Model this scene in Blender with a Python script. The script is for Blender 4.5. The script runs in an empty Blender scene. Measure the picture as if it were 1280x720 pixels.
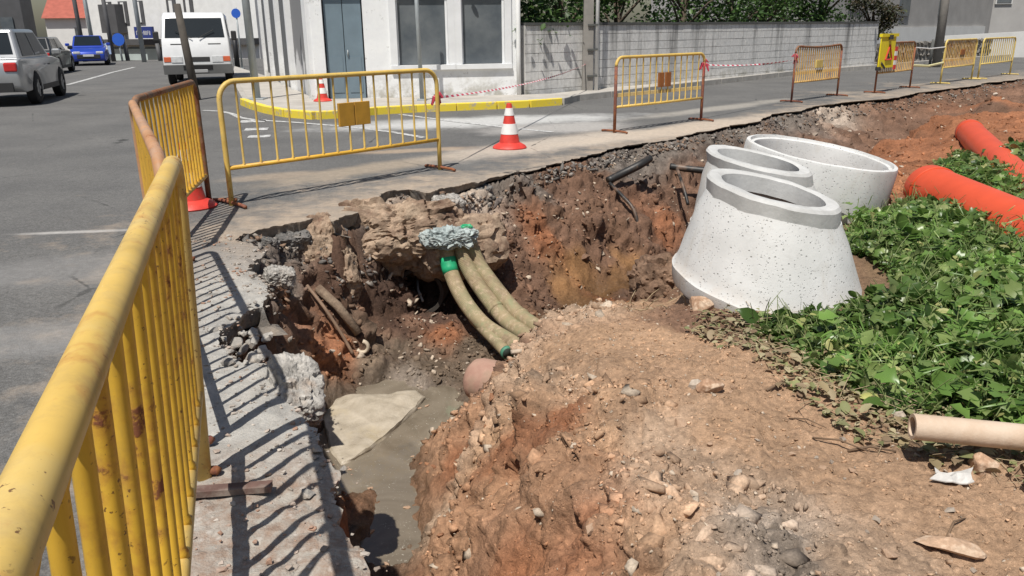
import bpy, bmesh, math, random
import numpy as np
from mathutils import Vector, Matrix, Euler
from mathutils.geometry import delaunay_2d_cdt
random.seed(7)
RNG = np.random.default_rng(7)
SC = bpy.context.scene
COL = SC.collection

# ------------------------------------------------------------------ camera
F = 1000.; HC = 1.5; ROLL = .012; PITCH = math.atan(.322)      # focal length in photo pixels, eye height
cam_d = bpy.data.cameras.new('camera'); cam = bpy.data.objects.new('camera', cam_d); COL.objects.link(cam)
cam_d.sensor_width = 36; cam_d.lens = 36*F/1280; cam_d.clip_start = .05; cam_d.clip_end = 800
cam.matrix_world = Matrix.Translation((0, 0, HC)) @ Matrix.Rotation(math.pi/2-PITCH, 4, 'X') @ Matrix.Rotation(-ROLL, 4, 'Z')
SC.camera = cam

# ------------------------------------------------------------------ light
SUN_EL = math.radians(64); SH = Vector((.36, .93, 0)).normalized()      # SH: the way shadows fall on the ground
w = bpy.data.worlds.new('World'); SC.world = w; w.use_nodes = True
wn = w.node_tree; bg = wn.nodes['Background']
sky = wn.nodes.new('ShaderNodeTexSky'); sky.sky_type = 'NISHITA'; sky.sun_disc = False
sky.sun_elevation = SUN_EL; sky.sun_rotation = math.atan2(-SH.x, -SH.y)
sky.air_density = 1.2; sky.dust_density = 1.5
wn.links.new(sky.outputs[0], bg.inputs[0]); bg.inputs[1].default_value = .055
sd = bpy.data.lights.new('sun', 'SUN'); sun = bpy.data.objects.new('sun', sd); COL.objects.link(sun)
sd.energy = 4.6; sd.angle = math.radians(.53); sd.color = (1, .955, .88)
ldir = Vector((SH.x*math.cos(SUN_EL), SH.y*math.cos(SUN_EL), -math.sin(SUN_EL)))
sun.rotation_euler = ldir.to_track_quat('-Z', 'Y').to_euler(); sun.location = (-6, -12, 30)
SC.view_settings.view_transform = 'Standard'; SC.view_settings.look = 'None'
SC.view_settings.exposure = .2; SC.view_settings.gamma = 1
SC.render.engine = 'CYCLES'
SC.cycles.max_bounces = 6; SC.cycles.caustics_reflective = False; SC.cycles.caustics_refractive = False

# ------------------------------------------------------------------ pixel <-> place helpers
def ray(u, v):
    dx = u-640.; dy = v-360.
    x = (dx*math.cos(ROLL)-dy*math.sin(ROLL))/F; y = (dx*math.sin(ROLL)+dy*math.cos(ROLL))/F
    return Vector((x, math.cos(PITCH)-y*math.sin(PITCH), -math.sin(PITCH)-y*math.cos(PITCH)))
def P(u, v, z=0.):                       # point of that pixel on the level z
    d = ray(u, v); t = (z-HC)/d.z
    return Vector((d.x*t, d.y*t, z))
def PY(u, v, y):                         # point of that pixel at forward distance y
    d = ray(u, v); t = y/d.y
    return Vector((d.x*t, y, HC+d.z*t))
def proj(A):
    A = np.asarray(A, float)-np.array([0, 0, HC])
    dep = A[:, 1]*math.cos(PITCH)-A[:, 2]*math.sin(PITCH); up = A[:, 1]*math.sin(PITCH)+A[:, 2]*math.cos(PITCH)
    x = F*A[:, 0]/dep; y = -F*up/dep
    return 640+x*math.cos(ROLL)+y*math.sin(ROLL), 360-x*math.sin(ROLL)+y*math.cos(ROLL), dep

# ------------------------------------------------------------------ numpy noise
def h3(i, j, k, s):
    n = (i.astype(np.int64)*374761393+j.astype(np.int64)*668265263+k.astype(np.int64)*2147483647*7+s*1274126177) & 0xffffffff
    n = ((n ^ (n >> 13))*1274126177) & 0xffffffff
    n = ((n ^ (n >> 16))*2246822519) & 0xffffffff
    return ((n ^ (n >> 15)) & 0xffffff)/float(0xffffff)
def vnoise(p, scale, s=0):
    q = p/scale; i = np.floor(q).astype(np.int64); f = q-i; f = f*f*(3-2*f); r = 0
    for a in (0, 1):
        for b in (0, 1):
            for c in (0, 1):
                wt = (f[:, 0] if a else 1-f[:, 0])*(f[:, 1] if b else 1-f[:, 1])*(f[:, 2] if c else 1-f[:, 2])
                r = r+wt*h3(i[:, 0]+a, i[:, 1]+b, i[:, 2]+c, s)
    return r*2-1
def fbm(p, scale, octs, s=0, gain=.5):
    r = 0; a = 1.; t = 0
    for o in range(octs):
        r = r+a*vnoise(p, scale, s+o*17); t += a; a *= gain; scale *= .5
    return r/t
def lumps(p, scale, s=0, fill=.6):
    """half-buried round lumps: height (in units of scale) and a random number of the lump on top"""
    q = p/scale; i0 = np.floor(q-.5).astype(np.int64); best = np.zeros(len(p)); ident = np.zeros(len(p))
    for a in (0, 1):
        for b in (0, 1):
            for c in (0, 1):
                ci = i0[:, 0]+a; cj = i0[:, 1]+b; ck = i0[:, 2]+c
                cx = ci+.3+.4*h3(ci, cj, ck, s+1); cy = cj+.3+.4*h3(ci, cj, ck, s+2); cz = ck+.3+.4*h3(ci, cj, ck, s+3)
                r = .2+.3*h3(ci, cj, ck, s+4); on = h3(ci, cj, ck, s+5) < fill
                ax = .75+.5*h3(ci, cj, ck, s+6); ay = .75+.5*h3(ci, cj, ck, s+7)
                d2 = ((q[:, 0]-cx)*ax)**2+((q[:, 1]-cy)*ay)**2+(q[:, 2]-cz)**2
                hgt = np.where(on, np.sqrt(np.maximum(0, r*r-d2)), 0)
                m = hgt > best; best = np.where(m, hgt, best); ident = np.where(m, h3(ci, cj, ck, s+8), ident)
    return best, ident

def facets(p, scale, s=0):
    """broken, angular chunks: each cell is its own tilted face"""
    q = p/scale; i0 = np.floor(q-.5).astype(np.int64); best = np.full(len(p), 9.); val = np.zeros(len(p)); ident = np.zeros(len(p))
    for a in (0, 1):
        for b in (0, 1):
            for c in (0, 1):
                ci = i0[:, 0]+a; cj = i0[:, 1]+b; ck = i0[:, 2]+c
                dx = q[:, 0]-(ci+.2+.6*h3(ci, cj, ck, s+1)); dy = q[:, 1]-(cj+.2+.6*h3(ci, cj, ck, s+2)); dz = q[:, 2]-(ck+.2+.6*h3(ci, cj, ck, s+3))
                d2 = dx*dx+dy*dy+dz*dz
                f = (dx*(h3(ci, cj, ck, s+4)-.5)+dy*(h3(ci, cj, ck, s+5)-.5)+dz*(h3(ci, cj, ck, s+6)-.5))*1.3+(h3(ci, cj, ck, s+7)-.5)*.8
                m = d2 < best; best = np.where(m, d2, best); val = np.where(m, f, val); ident = np.where(m, h3(ci, cj, ck, s+8), ident)
    return val, ident
# ------------------------------------------------------------------ mesh helpers
def obj(name, me, mat=None, parent=None, smooth=False):
    o = bpy.data.objects.new(name, me); COL.objects.link(o)
    if mat is not None and not me.materials: me.materials.append(mat)
    if smooth: me.shade_smooth()
    if parent is not None: o.parent = parent
    return o
def tag(o, label=None, cat=None, group=None, kind=None):
    if label: o['label'] = label
    if cat: o['category'] = cat
    if group: o['group'] = group
    if kind: o['kind'] = kind
    return o
def empty(name, loc=(0, 0, 0), rz=0., rx=0., ry=0.):
    o = bpy.data.objects.new(name, None); COL.objects.link(o); o.empty_display_size = .1
    o.location = loc; o.rotation_euler = (rx, ry, rz)
    return o
def np_mesh(name, V, Fc, n):
    """mesh from arrays; n corners per face"""
    me = bpy.data.meshes.new(name); V = np.asarray(V, np.float32); Fc = np.asarray(Fc, np.int32).reshape(-1)
    me.vertices.add(len(V)); me.vertices.foreach_set('co', V.reshape(-1))
    me.loops.add(len(Fc)); me.loops.foreach_set('vertex_index', Fc)
    k = len(Fc)//n; me.polygons.add(k); me.polygons.foreach_set('loop_start', np.arange(k, dtype=np.int32)*n)
    me.update(calc_edges=True); me.validate()
    return me
class MB:
    def __init__(s): s.v = []; s.f = []
    def add(s, vs, fs):
        n = len(s.v); s.v += [tuple(x) for x in vs]; s.f += [tuple(i+n for i in f) for f in fs]; return s
    def box(s, c, d, rz=0., M=None):
        x, y, z = d[0]/2, d[1]/2, d[2]/2; R = Matrix.Rotation(rz, 3, 'Z') if M is None else M
        vs = [Vector(c)+R @ Vector((a*x, b*y, e*z)) for e in (-1, 1) for a, b in ((-1, -1), (1, -1), (1, 1), (-1, 1))]
        return s.add(vs, [(3, 2, 1, 0), (4, 5, 6, 7), (0, 1, 5, 4), (1, 2, 6, 5), (2, 3, 7, 6), (3, 0, 4, 7)])
    def quadbox(s, b, t):                # b, t: 4 bottom and 4 top corners, counter-clockwise from above
        return s.add(list(b)+list(t), [(3, 2, 1, 0), (4, 5, 6, 7), (0, 1, 5, 4), (1, 2, 6, 5), (2, 3, 7, 6), (3, 0, 4, 7)])
    def prism(s, pts, z0, z1):
        n = len(pts); vs = [(a, b, z0) for a, b in pts]+[(a, b, z1) for a, b in pts]
        return s.add(vs, [tuple(range(n-1, -1, -1)), tuple(range(n, 2*n))]+[(i, (i+1) % n, n+(i+1) % n, n+i) for i in range(n)])
    def tube(s, pts, r, seg=10, cap=True, ell=1.):
        pts = [Vector(q) for q in pts]; n = len(pts); rs = r if isinstance(r, (list, tuple)) else [r]*n
        T = [(pts[min(i+1, n-1)]-pts[max(i-1, 0)]).normalized() for i in range(n)]
        u = T[0].orthogonal().normalized()
        if abs(T[0].z) < .9: u = Vector((0, 0, 1))-T[0]*T[0].z; u.normalize()
        vs = []
        for i in range(n):
            u = u-T[i]*u.dot(T[i]); u.normalize(); b = T[i].cross(u)
            for k in range(seg):
                a = 2*math.pi*k/seg; vs.append(pts[i]+(u*math.cos(a)+b*math.sin(a)*ell)*rs[i])
        fs = [(i*seg+k, i*seg+(k+1) % seg, (i+1)*seg+(k+1) % seg, (i+1)*seg+k) for i in range(n-1) for k in range(seg)]
        if cap: fs += [tuple(range(seg-1, -1, -1)), tuple((n-1)*seg+k for k in range(seg))]
        return s.add(vs, fs)
    def lathe(s, prof, seg=32, c=(0, 0, 0), closed=False, R=None):
        vs = []; n = len(prof)
        for r, z in prof:
            for k in range(seg):
                a = 2*math.pi*k/seg; q = Vector((r*math.cos(a), r*math.sin(a), z)); q = R @ q if R else q
                vs.append(Vector(c)+q)
        rows = range(n) if closed else range(n-1)
        fs = [(i*seg+k, i*seg+(k+1) % seg, ((i+1) % n)*seg+(k+1) % seg, ((i+1) % n)*seg+k) for i in rows for k in range(seg)]
        if not closed:
            if prof[0][0] > 0: fs.append(tuple(range(seg-1, -1, -1)))
            if prof[-1][0] > 0: fs.append(tuple((n-1)*seg+k for k in range(seg)))
        return s.add(vs, fs)
    def loft(s, secs, cap=True):
        m = len(secs[0]); vs = [q for sec in secs for q in sec]; n = len(secs)
        fs = [(i*m+k, i*m+(k+1) % m, (i+1)*m+(k+1) % m, (i+1)*m+k) for i in range(n-1) for k in range(m)]
        if cap: fs += [tuple(range(m-1, -1, -1)), tuple((n-1)*m+k for k in range(m))]
        return s.add(vs, fs)
    def mesh(s, name):
        me = bpy.data.meshes.new(name); me.from_pydata([tuple(q) for q in s.v], [], s.f); me.update()
        b = bmesh.new(); b.from_mesh(me); bmesh.ops.recalc_face_normals(b, faces=b.faces); b.to_mesh(me); b.free()
        return me
    def build(s, name, mat, parent=None, smooth=False, angle=None):
        me = s.mesh(name); o = obj(name, me, mat, parent)
        if smooth: me.shade_smooth()
        if angle is not None:
            me.shade_smooth()
            try: me.set_sharp_from_angle(angle=math.radians(angle))
            except Exception: pass
        return o
def bevel(o, wd=.01, seg=2):
    m = o.modifiers.new('bevel', 'BEVEL'); m.width = wd; m.segments = seg; m.limit_method = 'ANGLE'; return o

# ------------------------------------------------------------------ material helpers
class NT:
    def __init__(s, name):
        s.m = bpy.data.materials.new(name); s.m.use_nodes = True; s.t = s.m.node_tree
        s.b = s.t.nodes['Principled BSDF']; s._co = None
    def n(s, kind, **kw):
        x = s.t.nodes.new(kind)
        for k, v in kw.items(): setattr(x, k, v)
        return x
    def put(s, sock, v):
        if isinstance(v, bpy.types.NodeSocket): s.t.links.new(v, sock)
        elif v is not None:
            if sock.type == 'RGBA' and len(v) == 3: v = (*v, 1)
            sock.default_value = v
    def co(s, world=False):
        if world: return s.n('ShaderNodeNewGeometry').outputs['Position']
        if s._co is None: s._co = s.n('ShaderNodeTexCoord').outputs['Object']
        return s._co
    def noise(s, scale, detail=4, rough=.55, vec=None, dist=0., fac=True):
        x = s.n('ShaderNodeTexNoise'); s.put(x.inputs['Vector'], vec or s.co())
        x.inputs['Scale'].default_value = scale; x.inputs['Detail'].default_value = detail; x.inputs['Roughness'].default_value = rough; x.inputs['Distortion'].default_value = dist
        return x.outputs[0 if fac else 1]
    def voro(s, scale, vec=None, feat='F1', out=0):
        x = s.n('ShaderNodeTexVoronoi', feature=feat); s.put(x.inputs['Vector'], vec or s.co()); x.inputs['Scale'].default_value = scale
        return x.outputs[out]
    def map(s, vec, scale=(1, 1, 1), loc=(0, 0, 0), rot=(0, 0, 0)):
        x = s.n('ShaderNodeMapping'); s.put(x.inputs[0], vec); x.inputs['Scale'].default_value = scale; x.inputs['Location'].default_value = loc; x.inputs['Rotation'].default_value = rot
        return x.outputs[0]
    def rng(s, v, a, b, lo=0., hi=1., smooth=False):
        x = s.n('ShaderNodeMapRange', interpolation_type='SMOOTHSTEP' if smooth else 'LINEAR'); x.clamp = True
        for i, q in enumerate((v, a, b, lo, hi)): s.put(x.inputs[i], q)
        return x.outputs[0]
    def math(s, op, a, b=0.):
        x = s.n('ShaderNodeMath', operation=op); s.put(x.inputs[0], a); s.put(x.inputs[1], b); return x.outputs[0]
    def mix(s, f, a, b, mode='MIX'):
        x = s.n('ShaderNodeMix', data_type='RGBA', blend_type=mode); s.put(x.inputs[0], f); s.put(x.inputs[6], a); s.put(x.inputs[7], b); return x.outputs[2]
    def attr(s, name, out='Color'): return s.n('ShaderNodeAttribute', attribute_name=name).outputs[out]
    def val(s, c, v):                   # colour scaled by a number
        x = s.n('ShaderNodeHueSaturation'); s.put(x.inputs['Value'], v); s.put(x.inputs['Color'], c); return x.outputs[0]
    def rand(s): return s.n('ShaderNodeObjectInfo').outputs['Random']
    def island(s): return s.n('ShaderNodeNewGeometry').outputs['Random Per Island']
    def bump(s, hgt, strength=.5, dist=.01, prev=None):
        x = s.n('ShaderNodeBump'); x.inputs['Strength'].default_value = strength; x.inputs['Distance'].default_value = dist; s.put(x.inputs['Height'], hgt)
        if prev is not None: s.put(x.inputs['Normal'], prev)
        return x.outputs[0]
    def out(s, col=None, rough=.8, nrm=None, metal=0., spec=None):
        s.put(s.b.inputs['Base Color'], col); s.put(s.b.inputs['Roughness'], rough); s.put(s.b.inputs['Metallic'], metal)
        if nrm is not None: s.put(s.b.inputs['Normal'], nrm)
        if spec is not None: s.b.inputs['Specular IOR Level'].default_value = spec
        return s.m
def plain(name, c, rough=.6, var=.12, scale=8., bump=.15, metal=0., spec=None, dirt=None, dirt_amt=.0, bscale=None):
    t = NT(name); nz = t.noise(scale, 5, .6); col = t.val(c, t.rng(nz, .25, .75, 1-var, 1+var))
    if dirt: col = t.mix(t.rng(t.noise(scale*.35, 6, .65), .62-dirt_amt, .75-dirt_amt*.6), col, dirt)
    nb = t.bump(t.noise(bscale or scale*6, 4, .6), bump, .004) if bump else None
    return t.out(col, rough, nb, metal, spec)
def painted(name, c, rust=.3, rough=.45, pale=None, rustc=(.11, .04, .018)):
    t = NT(name); v = t.co(True)
    n1 = t.noise(3.2, 7, .7, v); n2 = t.noise(26, 5, .65, v); n3 = t.noise(7, 3, .5, v)
    base = t.val(c, t.rng(n3, .3, .7, .86, 1.12))
    if pale: base = t.mix(t.rng(t.noise(5, 5, .6, v), .45, .7), base, pale)
    k = t.math('ADD', t.math('MULTIPLY', n1, .55), t.math('MULTIPLY', n2, .45))
    mk = t.rng(k, .70-rust*.32, .735-rust*.30)
    mk2 = t.rng(k, .62-rust*.32, .72-rust*.31)
    base = t.mix(mk2, base, t.mix(.55, base, (.42, .16, .04)))
    rc = t.mix(t.rng(n2, .35, .65), rustc, tuple(q*2.2 for q in rustc))
    col = t.mix(mk, base, rc)
    chip = t.math('MULTIPLY', t.rng(t.noise(85, 3, .6, v), .63, .67), t.rng(t.noise(5, 3, .5, v), .47, .55)); col = t.mix(t.math('MULTIPLY', chip, .85), col, rustc)
    col = t.mix(t.rng(t.noise(11, 6, .75, t.map(v, (1, 1, .35))), .52, .72, 0, .28), col, (.22, .15, .09))
    return t.out(col, t.rng(mk, 0, 1, rough, .9), t.bump(t.math('ADD', mk, t.math('MULTIPLY', n2, .4)), .25, .002), 0, .4)
M = {}

# ------------------------------------------------------------------ ground: broken edge of the road round the pit (photo pixels, level 0)
EDGE_PX = [(560,980),(520,850),(470,750),(445,697),(432,650),(415,600),(402,560),(393,535),(378,505),(352,472),(335,457),(300,450),(268,434),(262,412),(285,398),(311,383),(335,378),(340,360),(332,342),(310,328),(328,318),(320,305),(292,299),(300,290),(355,280),(400,271),(417,275),(447,265),(460,255),(475,240),(512,234),(532,240),(550,236),(575,230),(620,219),(675,210),(725,197),(785,181),(840,173),(880,164),(930,154),(980,141),(1030,131),(1105,123),(1180,112),(1240,103),(1300,96),(1330,92)]
ECTL = np.array([P(u, v)[:2] for u, v in EDGE_PX])
def resample(pl, step_of):
    out = [pl[0]]
    for a, b in zip(pl[:-1], pl[1:]):
        L = np.linalg.norm(b-a); st = step_of(np.linalg.norm((a+b)/2)); n = max(1, int(L/st))
        out += [a+(b-a)*(i+1)/n for i in range(n)]
    return np.array(out)
EL = resample(ECTL, lambda r: max(.018, r*.0035))
_t = np.gradient(EL, axis=0); _t /= np.linalg.norm(_t, axis=1)[:, None]; _nr = np.stack([_t[:, 1], -_t[:, 0]], 1)
_e3 = np.c_[EL, np.zeros(len(EL))]; _rr = np.linalg.norm(EL, axis=1)
_j = fbm(_e3, .32, 3, 5)*.075+fbm(_e3, .07, 3, 9)*.035+fbm(_e3, 1.2, 2, 19)*np.clip(_rr-7, 0, 6)*.03
EL = EL+_nr*_j[:, None]
ROADPOLY = np.vstack([EL, [[60, 60], [-60, 60], [-60, -8], [EL[0][0]+.3, -8]]])
def inside(pts, poly):
    x, y = pts[:, 0], pts[:, 1]; r = np.zeros(len(pts), bool); px, py = poly[:, 0], poly[:, 1]; j = len(poly)-1
    for i in range(len(poly)):
        if py[i] != py[j]:
            m = ((py[i] > y) != (py[j] > y)) & (x < (px[j]-px[i])*(y-py[i])/(py[j]-py[i])+px[i]); r ^= m
        j = i
    return r
def edge_dist(pts):
    """distance to the broken edge, positive on the pit side, and index of the nearest edge sample"""
    best = np.full(len(pts), 1e9); idx = np.zeros(len(pts), int)
    E2 = EL[::2]
    for a in range(0, len(pts), 20000):
        q = pts[a:a+20000]; d = (q[:, None, 0]-E2[None, :, 0])**2+(q[:, None, 1]-E2[None, :, 1])**2
        k = d.argmin(1); best[a:a+20000] = np.sqrt(d[np.arange(len(q)), k]); idx[a:a+20000] = k*2
    s = np.where(inside(pts, ROADPOLY), -1., 1.)
    return best*s, idx

# ------------------------------------------------------------------ ground: the excavated soil
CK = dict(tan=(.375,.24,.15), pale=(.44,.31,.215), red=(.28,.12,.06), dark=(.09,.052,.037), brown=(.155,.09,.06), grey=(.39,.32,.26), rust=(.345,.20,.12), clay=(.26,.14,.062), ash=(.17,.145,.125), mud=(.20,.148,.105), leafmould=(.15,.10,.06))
# free points: u, v, level, roughness, colour
CT = [(480,480,-1.2,.5,'mud'),(545,520,-1.24,.3,'mud'),(430,575,-1.22,.4,'mud'),(415,505,-1.21,.4,'mud'),(500,600,-1.27,.3,'mud'),(480,690,-1.27,.3,'mud'),(520,468,-1.12,.6,'grey'),(560,450,-1.1,.6,'mud'),(600,430,-1.1,.6,'mud'),(480,430,-1.04,.9,'mud'),
 (520,400,-.97,1,'brown'),(465,400,-.9,1,'brown'),(560,410,-1.0,1,'red'),
 (430,610,-1.05,.6,'red'),(455,690,-1.15,.6,'brown'),(440,650,-1.1,.6,'red'),
 # trench side of the near mound
 (620,478,-.55,.8,'brown'),(598,515,-.62,.6,'rust'),(580,560,-.78,.5,'red'),(530,560,-1.06,.5,'rust'),(515,620,-1.17,.4,'rust'),(522,660,-1.16,.4,'rust'),(600,640,-.62,.55,'rust'),(640,580,-.35,.5,'red'),(680,640,-.2,.5,'rust'),(720,680,-.08,.5,'red'),(640,690,-.38,.6,'rust'),(560,690,-.78,.6,'rust'),(560,620,-.85,.6,'pale'),(545,590,-.98,.6,'rust'),
 # top of the mound
 (640,450,-.28,.9,'pale'),(690,397,-.25,.7,'pale'),(740,384,-.3,.3,'tan'),(790,380,-.3,.3,'tan'),(840,382,-.16,.4,'tan'),(720,430,-.1,.4,'tan'),(800,430,-.05,.2,'tan'),(880,430,0,.3,'tan'),(665,470,-.13,.95,'pale'),(720,500,0,.7,'tan'),(650,510,-.22,.9,'tan'),(700,560,.0,.85,'tan'),(800,540,.05,.4,'pale'),(760,620,.04,.6,'pale'),(900,520,.04,.25,'tan'),(900,600,.06,.6,'pale'),(1000,500,.02,.25,'tan'),(1080,580,.02,.25,'tan'),(1180,640,.02,.3,'tan'),(1000,650,.08,.9,'grey'),(930,640,.10,1,'grey'),(960,700,.06,.9,'grey'),(850,680,.05,.7,'pale'),(775,697,0,.6,'rust'),(800,650,.05,.7,'tan'),(1100,690,.03,.4,'pale'),(1240,700,.02,.3,'tan'),(900,760,.05,.5,'tan'),(1200,780,.03,.3,'tan'),
 # under the cones and the weeds
 (960,405,0,.3,'brown'),(860,395,-.03,.4,'brown'),(1050,430,.0,.3,'leafmould'),(1180,420,.03,.3,'leafmould'),(1250,500,.03,.3,'leafmould'),(1150,330,.04,.3,'leafmould'),(1240,330,.06,.3,'leafmould'),(1230,240,.08,.3,'leafmould'),(1100,290,.02,.3,'leafmould'),(1000,330,.0,.3,'brown'),
 (1120,235,.02,.8,'red'),(1120,200,.02,.6,'red'),(1180,175,.08,.5,'red'),(1230,150,.12,.6,'red'),(1270,160,.1,.5,'red'),(1150,190,.04,.5,'red'),(1080,205,-.05,.7,'red'),(1240,128,.0,.6,'brown'),(1300,140,.1,.6,'red'),
 # trench running away behind the cones
 (740,365,-1.16,.3,'clay'),(770,355,-1.14,.3,'clay'),(790,335,-1.08,.4,'clay'),(720,380,-1.15,.3,'clay'),(755,330,-.98,.6,'brown'),(840,330,-1.05,.8,'brown'),(810,300,-.85,.7,'brown'),(830,270,-.75,.8,'red')]
CW = [  # points given in metres: x, y, level, roughness, colour
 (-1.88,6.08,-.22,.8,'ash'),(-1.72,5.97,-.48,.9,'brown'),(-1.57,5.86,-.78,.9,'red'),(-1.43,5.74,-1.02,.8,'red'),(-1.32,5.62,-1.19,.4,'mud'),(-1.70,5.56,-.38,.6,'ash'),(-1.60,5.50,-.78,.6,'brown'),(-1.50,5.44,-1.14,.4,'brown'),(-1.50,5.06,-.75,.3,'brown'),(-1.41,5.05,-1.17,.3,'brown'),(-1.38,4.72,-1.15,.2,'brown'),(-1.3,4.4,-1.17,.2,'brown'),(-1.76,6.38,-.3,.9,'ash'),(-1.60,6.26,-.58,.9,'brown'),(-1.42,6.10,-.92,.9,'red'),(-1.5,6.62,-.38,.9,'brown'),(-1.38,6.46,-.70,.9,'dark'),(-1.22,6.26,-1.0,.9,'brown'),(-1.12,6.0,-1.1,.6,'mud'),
 (.35,5.6,-.8,.5,'tan'),(.0,5.5,-1.0,.5,'brown'),(.9,6.1,-.85,.5,'tan'),(.9,7.3,-1.12,.4,'clay'),(.3,6.6,-1.12,.4,'clay'),(1.45,7.3,-.95,.6,'brown'),(1.35,6.0,-.35,.6,'brown'),(1.55,6.6,-.3,.5,'brown'),(2.0,7.8,-.3,.5,'brown'),(2.4,8.6,-.35,.5,'brown'),(3.1,9.3,-.25,.5,'brown'),
 (1.9,9.2,-1.1,.5,'brown'),(3.0,10.3,-1.05,.6,'brown'),(4.3,11.4,-.95,.7,'red'),(5.8,13.4,-.9,.8,'brown'),(7.2,15.6,-.9,.8,'brown'),(4.0,10.1,-.1,.5,'red'),(5.3,11.4,0,.5,'red'),(7.0,13.4,.1,.5,'red'),(10,17,.1,.5,'red'),(9.5,17,-.4,.6,'brown'),
 (-.2,2.3,-1.15,.5,'red'),(-.15,1.6,-1.15,.5,'red'),(.0,1.0,-1.15,.5,'red'),(.3,1.4,0,.5,'tan'),(.5,.9,0,.3,'tan'),(1.5,1.2,.02,.3,'tan'),(3,2.2,.02,.3,'tan'),(4,3.5,.04,.3,'leafmould'),(6,5,.06,.3,'leafmould'),(8,8,.1,.3,'leafmould'),(12,14,.1,.3,'red'),(20,20,.1,.3,'red'),(16,8,.1,.3,'leafmould'),
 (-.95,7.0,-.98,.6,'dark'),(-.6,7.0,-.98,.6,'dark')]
# walls below the road's edge: pixel on the edge, width of the slope, depth, roughness, colour at top and at foot
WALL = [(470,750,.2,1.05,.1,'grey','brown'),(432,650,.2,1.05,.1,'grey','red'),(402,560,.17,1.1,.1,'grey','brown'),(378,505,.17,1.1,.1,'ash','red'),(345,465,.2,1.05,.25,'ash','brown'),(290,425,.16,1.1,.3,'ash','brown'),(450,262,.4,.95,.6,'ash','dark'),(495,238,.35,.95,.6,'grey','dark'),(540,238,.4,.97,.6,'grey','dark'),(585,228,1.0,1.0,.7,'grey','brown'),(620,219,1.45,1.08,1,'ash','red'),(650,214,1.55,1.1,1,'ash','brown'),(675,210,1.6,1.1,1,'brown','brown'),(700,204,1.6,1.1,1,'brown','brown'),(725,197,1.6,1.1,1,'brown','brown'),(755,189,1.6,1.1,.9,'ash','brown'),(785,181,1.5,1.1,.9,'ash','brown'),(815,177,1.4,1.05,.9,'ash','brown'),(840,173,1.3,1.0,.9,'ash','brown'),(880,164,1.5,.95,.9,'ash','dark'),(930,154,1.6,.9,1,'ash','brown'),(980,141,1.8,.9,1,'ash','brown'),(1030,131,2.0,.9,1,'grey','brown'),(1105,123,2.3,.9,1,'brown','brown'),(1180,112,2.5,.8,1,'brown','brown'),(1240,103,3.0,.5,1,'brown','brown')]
XY = []; ZR = []; RC = []
def ctl(x, y, z, r, c): XY.append((x, y)); ZR.append(z); RC.append((r, *CK[c]))
for u, v, z, r, c in CT: q = P(u, v, z); ctl(q.x, q.y, z, r, c)
for x, y, z, r, c in CW: ctl(x, y, z, r, c)
_sm = EL.copy()
for _ in range(60): _sm[1:-1] = (_sm[:-2]+_sm[2:]+2*_sm[1:-1])/4
_st = np.gradient(_sm, axis=0); _st /= np.linalg.norm(_st, axis=1)[:, None]
for u, v, wd, dp, r, c1, c2 in WALL:
    q = np.array(P(u, v)[:2]); k = ((_sm-q)**2).sum(1).argmin(); nn = np.array([_st[k, 1], -_st[k, 0]])
    if u < 348 or v > 400: nn = np.array([.92, .38])
    elif u < 455: nn = np.array([.72, -.69])
    for fr, dz in ((.06/wd, .16), (.5, dp*.58), (1., dp)):
        if v > 350 and fr != 1. and fr != .5: continue
        if v > 350 and fr == .5: dz = dp*.8
        a = q+nn*wd*fr; ctl(a[0], a[1], -dz, r, c1 if fr < .3 else c2)
XY = np.array(XY); ZR = np.array(ZR); RC = np.array(RC)
_D = np.sqrt(((XY[:, None]-XY[None])**2).sum(2)+.0025)
_A = np.zeros((len(XY)+3,)*2); _A[:-3, :-3] = _D+np.eye(len(XY))*.004
_A[:-3, -3] = 1; _A[:-3, -2:] = XY; _A[-3, :-3] = 1; _A[-2:, :-3] = XY.T
_C = np.linalg.solve(_A, np.r_[ZR, 0, 0, 0])
def soil_base(q):
    z = np.zeros(len(q)); rc = np.zeros((len(q), 4))
    wq = np.c_[q, np.zeros(len(q))]
    warp = np.c_[fbm(wq, .5, 3, 31), fbm(wq, .5, 3, 47)]*.28
    for a in range(0, len(q), 20000):
        s = q[a:a+20000]
        d = np.sqrt((s[:, None, 0]-XY[None, :, 0])**2+(s[:, None, 1]-XY[None, :, 1])**2+.0025)
        z[a:a+20000] = d @ _C[:-3]+_C[-3]+s @ _C[-2:]
        sw = s+warp[a:a+20000]
        d = (sw[:, None, 0]-XY[None, :, 0])**2+(sw[:, None, 1]-XY[None, :, 1])**2+.01
        wt = d**-2.2; rc[a:a+20000] = (wt @ RC)/wt.sum(1)[:, None]
    return z, rc
NTH, NR = 720, 820
th = np.linspace(math.radians(-46), math.radians(60), NTH)
rad = np.exp(np.linspace(math.log(.9), math.log(34.), NR))
TH, RD = np.meshgrid(th, rad)
Q = np.stack([(RD*np.sin(TH)).ravel(), (RD*np.cos(TH)).ravel()], 1)
ED, EI = edge_dist(Q)
ZB, RCV = soil_base(Q)
ZB = np.clip(ZB, -1.32, .3)
sm = np.clip((ED+.005)/.05, 0, 1); sm = sm*sm*(3-2*sm)
_eu = proj(np.c_[EL, np.zeros(len(EL))])[0]; ETH = np.interp(_eu, [0, 540, 640, 2000], [1, 1, .18, .12]); TQ = ETH[EI]
ZB = -.13*TQ*(1-sm)+np.where((TQ < .9) & (ED < .5), np.maximum(ZB, -.02-np.clip(ED, 0, 1)*.7*np.clip((1-TQ)*1.3, 0, 1)-np.maximum(TQ-.18, 0)*2), ZB)*sm
ZB = np.where(ED < 0, np.minimum(ZB, -.13*TQ-np.clip(-ED, 0, .05)), ZB)
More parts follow.
